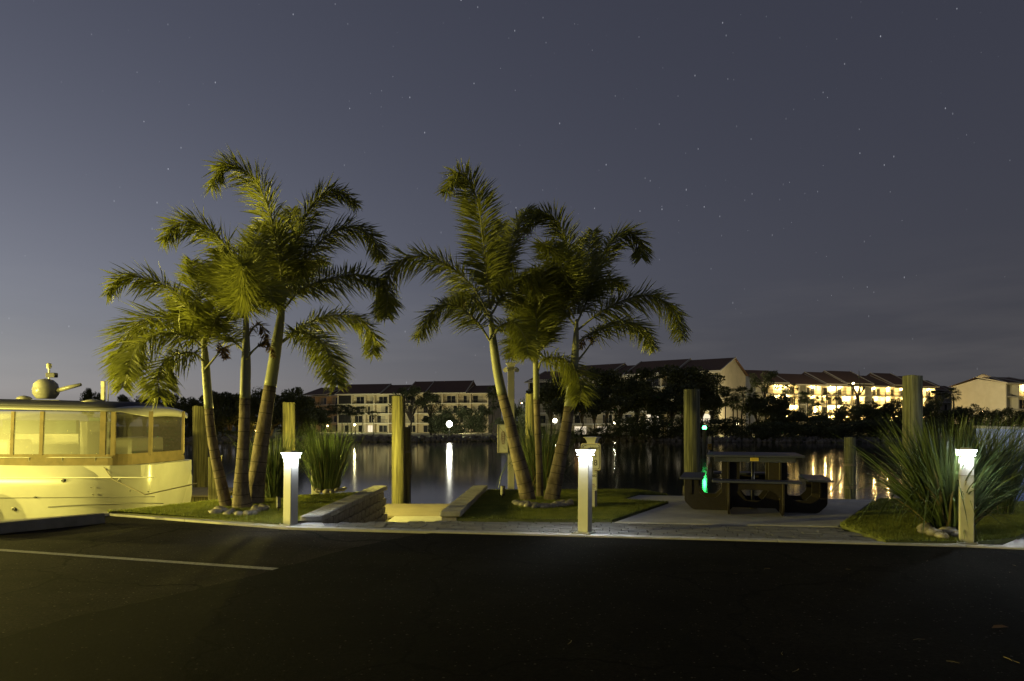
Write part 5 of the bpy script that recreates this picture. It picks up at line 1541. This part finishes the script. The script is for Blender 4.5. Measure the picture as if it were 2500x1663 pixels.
def tree(label, x, ytop, wpx, Y, kind, group=None, base=FZ, thick=1.0, hmul=None, name=None, cat=None, z_extra=0):
    top = P(x, ytop, Y); Wm_ = wpx * Y / FPX * {'round': 1.45, 'shrub': 1.45, 'umbrella': 1.1, 'fan': 1.15}[kind]
    H = top.z - base
    t = thing(name or {'round': 'broadleaf_tree', 'umbrella': 'pine_tree', 'shrub': 'shrub', 'fan': 'cabbage_palm'}[kind], label, cat or {'round': 'tree', 'umbrella': 'pine tree', 'shrub': 'shrub', 'fan': 'palm tree'}[kind], (top.x, Y, base), 0, group)
    r = random.Random(int(x * 7 + Y))
    if group: GROUPED.setdefault(group, []).append((x, t, label))
    if kind == 'fan':
        R_ = Wm_ / 2
        tr = link('trunk', r.choice(TRUNK), t); tr.scale = (max(6, H) * .75 * thick, max(6, H) * .75 * thick, H - R_ * .8)
        c = link('crown', r.choice(FANS), t, (0, 0, H - R_ * .85)); c.scale = (R_, R_, R_); c.rotation_euler.z = r.uniform(0, 6)
    else:
        i = r.randrange(len(CROWN[kind]))
        if kind == 'shrub': hz = H * .56
        elif kind == 'round': hz = max(.48 * Wm_, H * .50) * (hmul or 1)
        else: hz = .30 * (hmul or 1) * Wm_
        if kind == 'umbrella': hz = max(hz, H * .22)
        hz = min(hz, H * .60)
        rot = r.uniform(0, 6)
        c = link('crown', CROWN[kind][i][0], t, (0, 0, H - hz * .82)); c.scale = (Wm_ / 2, Wm_ / 2, hz); c.rotation_euler.z = rot
        if kind != 'shrub':
            l_ = link('limbs', LIMBS[kind][i], t, (0, 0, H - hz * .82)); l_.scale = (Wm_ / 2, Wm_ / 2, hz); l_.rotation_euler.z = rot
            tr = link('trunk', r.choice(TRUNK), t); tr.scale = (H * .75 * thick, H * .75 * thick, max(.5, H - 1.7 * hz))
        else:
            tr = link('stem', r.choice(TRUNK), t); tr.scale = (3, 3, H * .6)
    return t
WOOD = 'trees of the dark wood across the water on the left'
for x, yt, w, Y in [(220, 925, 40, 128), (395, 946, 70, 128), (432, 950, 70, 132), (470, 951, 62, 126), (505, 952, 66, 134), (543, 944, 60, 124), (578, 947, 64, 130), (612, 943, 60, 122), (645, 934, 74, 128),
                    (690, 944, 66, 124), (720, 941, 66, 130), (755, 955, 62, 124), (352, 955, 70, 136), (310, 960, 60, 134)]:
    tree('tall dark tree at the back of the left bank wood', x, yt, w, Y, 'round', WOOD)
for x, yt, w, Y in [(410, 985, 60, 122), (455, 990, 70, 120), (560, 985, 60, 119), (600, 992, 70, 121), (660, 985, 70, 120), (735, 990, 70, 119), (770, 985, 56, 122), (520, 1000, 60, 119)]:
    tree('lower dark tree at the front of the left bank wood', x, yt, w, Y, 'round', 'front trees of the wood on the left')
for x, yt, w, Y in [(415, 1042, 46, 116), (450, 1045, 50, 116), (500, 1047, 50, 116), (545, 1044, 44, 117), (585, 1046, 44, 115.5), (740, 1040, 46, 117), (770, 1044, 40, 116), (705, 1048, 44, 116)]:
    tree('low dark shrub on the bank below the wood on the left', x, yt, w, Y, 'shrub', 'shrubs below the wood')
for x, yt, w, Y in [(795, 990, 30, 150), (808, 986, 30, 148), (822, 984, 32, 150), (836, 986, 30, 152), (848, 985, 30, 149), (858, 990, 28, 150), (868, 992, 26, 148), (884, 990, 26, 149), (785, 996, 28, 151)]:
    tree('slender cabbage palm in the row left of the pale block', x, yt, w, Y, 'fan', 'row of cabbage palms by the pale block', thick=.6)
tree('tall spreading pine in front of the pale block, behind the dock pilings', 1002, 932, 108, 150, 'umbrella', hmul=1.5)
tree('second lower pine in front of the pale block, beside the bright lamp', 1052, 950, 74, 152, 'umbrella', hmul=1.7)
tree('small leaning pine in front of the lit ground floor of the pale block', 912, 1000, 32, 155, 'umbrella', thick=.7)
for x, yt, w in [(1110, 985, 70), (1150, 980, 60), (1178, 974, 40), (1095, 998, 70), (1070, 1005, 60)]:
    tree('dark bushy tree around the bright white lamp', x, yt, w, 140 + (x % 7), 'shrub', 'bushes around the bright lamp')
tree('ragged cabbage palm at the right end of the pale block', 1203, 938, 40, 165, 'fan')
tree('cabbage palm right of the starry white lamp', 1205, 975, 30, 140, 'fan')
for x, yt, w in [(1265, 962, 50), (1275, 985, 46), (1240, 1010, 60)]:
    tree('dark shrubby tree between the white post and the slim palm', x, yt, w, 138, 'shrub', 'shrubby trees behind the white post')
# round crowns in front of the dark block
for lab, x, yt, w, Y in [('rounded pine crown behind the right dim palm', 1345, 915, 110, 124), ('tall domed tree in front of the dark block, left of the middle', 1482, 882, 100, 125),
                         ('lower domed tree between the two tallest crowns', 1555, 893, 110, 122), ('tallest domed tree beside the pale gable', 1668, 874, 130, 124), ('dark domed tree overlapping the pale gable from the left', 1712, 888, 100, 122),
                         ('broad dark tree right behind the middle bollard palms', 1420, 928, 90, 122)]:
    tree(lab, x, yt, w, Y, 'round', hmul=.85)
for x, yt, w, Y in [(1385, 958, 80, 120), (1450, 945, 90, 119), (1510, 950, 80, 118), (1600, 945, 100, 119), (1640, 940, 80, 118), (1740, 950, 60, 119)]:
    tree('mid-height dark tree filling the grove in front of the dark block', x, yt, w, Y, 'round', 'grove in front of the dark block', hmul=.8)
for x, yt, w, Y in [(1530, 1010, 76, 115), (1575, 995, 80, 114.5), (1620, 1005, 80, 115), (1660, 1010, 76, 114.5), (1700, 1015, 80, 114), (1755, 1010, 80, 115), (1800, 1015, 80, 114.5), (1490, 1030, 60, 116), (1440, 1040, 60, 117), (1380, 1042, 60, 117)]:
    tree('dark rounded bush on the bank below the round trees', x, yt, w, Y, 'shrub', 'bank bushes at the middle')
# cabbage palms before the pale gable
for x, yt, w, Y in [(1690, 950, 40, 121), (1715, 958, 36, 119), (1735, 952, 40, 120), (1770, 955, 44, 118), (1790, 944, 48, 119), (1812, 940, 50, 118), (1830, 944, 46, 120), (1800, 962, 44, 117), (1845, 960, 40, 119)]:
    tree('dark cabbage palm in the cluster below the pale gable', x, yt, w, Y, 'fan', 'cabbage palms below the pale gable', thick=.8)
tree('tall crooked pine right of the pale gable', 1867, 888, 76, 121, 'umbrella', hmul=2.0)
for x, yt, w, Y in [(1850, 960, 60, 119), (1890, 945, 60, 118), (1915, 990, 60, 117), (1880, 1000, 70, 116.5)]:
    tree('dark leafy tree under the crooked pine', x, yt, w, Y, 'round', 'leafy trees under the crooked pine', hmul=.8)
for x, yt, w, Y in [(1918, 938, 24, 130), (1938, 935, 24, 132), (1955, 953, 34, 128), (1970, 955, 34, 127), (1998, 965, 30, 134), (2017, 955, 24, 131), (2040, 957, 24, 135), (1985, 985, 30, 126), (2060, 978, 24, 136)]:
    tree('small cabbage palm in front of the brightly lit walkways', x, yt, w, Y, 'fan', 'cabbage palms before the lit walkways', thick=.7)
for x, yt, w, Y in [(1925, 985, 70, 116), (1965, 1000, 70, 115), (2010, 1000, 70, 115), (2040, 985, 70, 115.5), (2085, 975, 70, 116), (2120, 966, 76, 116), (2160, 962, 70, 116.5), (2195, 972, 70, 116), (2240, 975, 76, 116), (2275, 955, 40, 118), (2305, 985, 70, 116),
                    (2345, 975, 60, 117), (2375, 985, 60, 118), (2410, 985, 60, 119), (2450, 988, 60, 120), (2490, 985, 60, 120), (2530, 985, 60, 121)]:
    tree('dark bush in the belt below the lit blocks', x, yt, w, Y, 'shrub', 'bush belt at the right')
for x, yt, w, Y in [(1830, 1030, 90, 111), (1880, 1025, 90, 110.5), (1930, 1022, 90, 110), (1985, 1020, 100, 110), (2040, 1018, 100, 110), (2100, 1012, 100, 109.5), (2160, 1012, 100, 109), (2220, 1015, 100, 108.5), (2280, 1015, 100, 108), (2340, 1020, 90, 107)]:
    tree('low mangrove bush overhanging the far waterline at the right', x, yt, w, Y, 'shrub', 'mangroves on the far waterline', base=WZ - .1)
tree('cabbage palm between the two lit blocks at the right', 2283, 950, 36, 122, 'fan')
tree('cabbage palm in front of the low dark roofed house', 2326, 943, 40, 121, 'fan')
# members of a group told apart by their order along the bank
ORD = 'leftmost|second|third|fourth|fifth|sixth|seventh|eighth|ninth|tenth|eleventh|twelfth|thirteenth|fourteenth|fifteenth|sixteenth|seventeenth|eighteenth|nineteenth|twentieth'.split('|')
for g_, mem in GROUPED.items():
    if len(mem) > len(ORD): continue
    mem.sort(key=lambda q: q[0])
    for i_, (x_, t_, l_) in enumerate(mem):
        t_['label'] = l_ + (', leftmost of its row' if i_ == 0 else ', rightmost of its row' if i_ == len(mem) - 1 else ', ' + ORD[i_] + ' from left')
# bare dead tree
t = thing('bare_tree', 'leafless forked tree standing in front of the lit walkways', 'tree', (P(2098, 1050, 118).x, 118, FZ))
mb = MB()
f = 118 / FPX
Q = lambda x, y: (P(x, y, 118).x - P(2098, 1050, 118).x, 0, P(x, y, 118).z - FZ)
mb.tube([(0, 0, 0), Q(2096, 1010), Q(2093, 965)], [.36, .30, .24], 8); mb.build('trunk', 'far_bark', t)
for pts in ([(2093, 967), (2085, 950), (2082, 930)], [(2095, 967), (2100, 945), (2098, 925), (2097, 905)], [(2096, 967), (2106, 955), (2110, 935)], [(2084, 948), (2078, 942), (2076, 930)], [(2098, 985), (2106, 980)], [(2107, 952), (2112, 944)]):
    MB().tube([Q(*p) for p in pts], [.16, .10, .06, .04][:len(pts)], 6).build('branch', 'far_bark', t)

# ================================================================== FAR LAMPS
def street_lamp(label, x, y, Y, power, color, m, r=.25, base=FZ):
    c = P(x, y, Y)
    t = thing('street_lamp', label, 'lamp', (c.x, Y, base))
    h = c.z - base
    MB().tube([(0, 0, 0), (0, 0, max(.2, h - r))], [.08, .06], 8).build('pole', 'rail', t)
    MB().lathe([(r * .5, -r), (r * .9, -r * .5), (r, 0), (r * .85, r * .5), (r * .4, r * .9), (.02, r)], (0, 0, h), 14).build('globe', lens_mat(color, 12.0), t, smooth=True)
    bulb(t, (0, 0, h), power, color, r * .6)
    return t
street_lamp('dazzling white floodlight on the far bank in front of the pale block', 1097, 1035, 128, 2200, (1, .97, .78), 'bulb_white', .55)
street_lamp('small white wall light at the lit ground floor corner of the pale block', 866, 1037, 199, 4200, (1, .90, .48), 'bulb_white', .32)
street_lamp('white lamp shining between the slim palm and the right dim palm', 1355, 1027, 132, 1800, (1, .93, .7), 'bulb_white', .4)
street_lamp('white lamp at the foot of the dark block, behind the bollard palms', 1500, 1033, 137, 900, (1, .9, .6), 'bulb_warm', .25)
street_lamp('lamp post under the trees lighting the pale gable', 1800, 1035, 128, 5200, (1, .82, .45), 'bulb_warm', .25)
street_lamp('warm lamp hidden in the wood on the left bank', 625, 1052, 118, 260, (1, .6, .15), 'bulb_warm', .12)
street_lamp('lamp lighting the peach block behind the wood', 800, 1040, 215, 3800, (1, .7, .35), 'bulb_warm', .25)
street_lamp('added lamp behind the bushes brightening the right half of the pale block', 1130, 1046, 188, 4200, (1, .82, .42), 'bulb_warm', .2)  # added out of sight to brighten the facade
street_lamp('added lamp behind the dock pilings brightening the middle of the pale block', 972, 1049, 190, 3600, (1, .86, .42), 'bulb_warm', .2)  # another hidden lamp added for the same dim facade
street_lamp('small orange lamp above the bushes beside the white post', 1274, 984, 150, 60, (1, .6, .2), 'bulb_warm', .15)
street_lamp('lamp lighting the cream gable at the far right', 2400, 1005, 150, 9000, (1, .80, .40), 'bulb_warm', .25)
street_lamp('bright lamp on the lit walkway block beside the bare tree', 2083, 936, 172, 1500, (1, .8, .4), 'bulb_warm', .25)
street_lamp('lamp among the cabbage palms before the lit walkways', 1990, 1004, 160, 3000, (1, .78, .38), 'bulb_warm', .25)
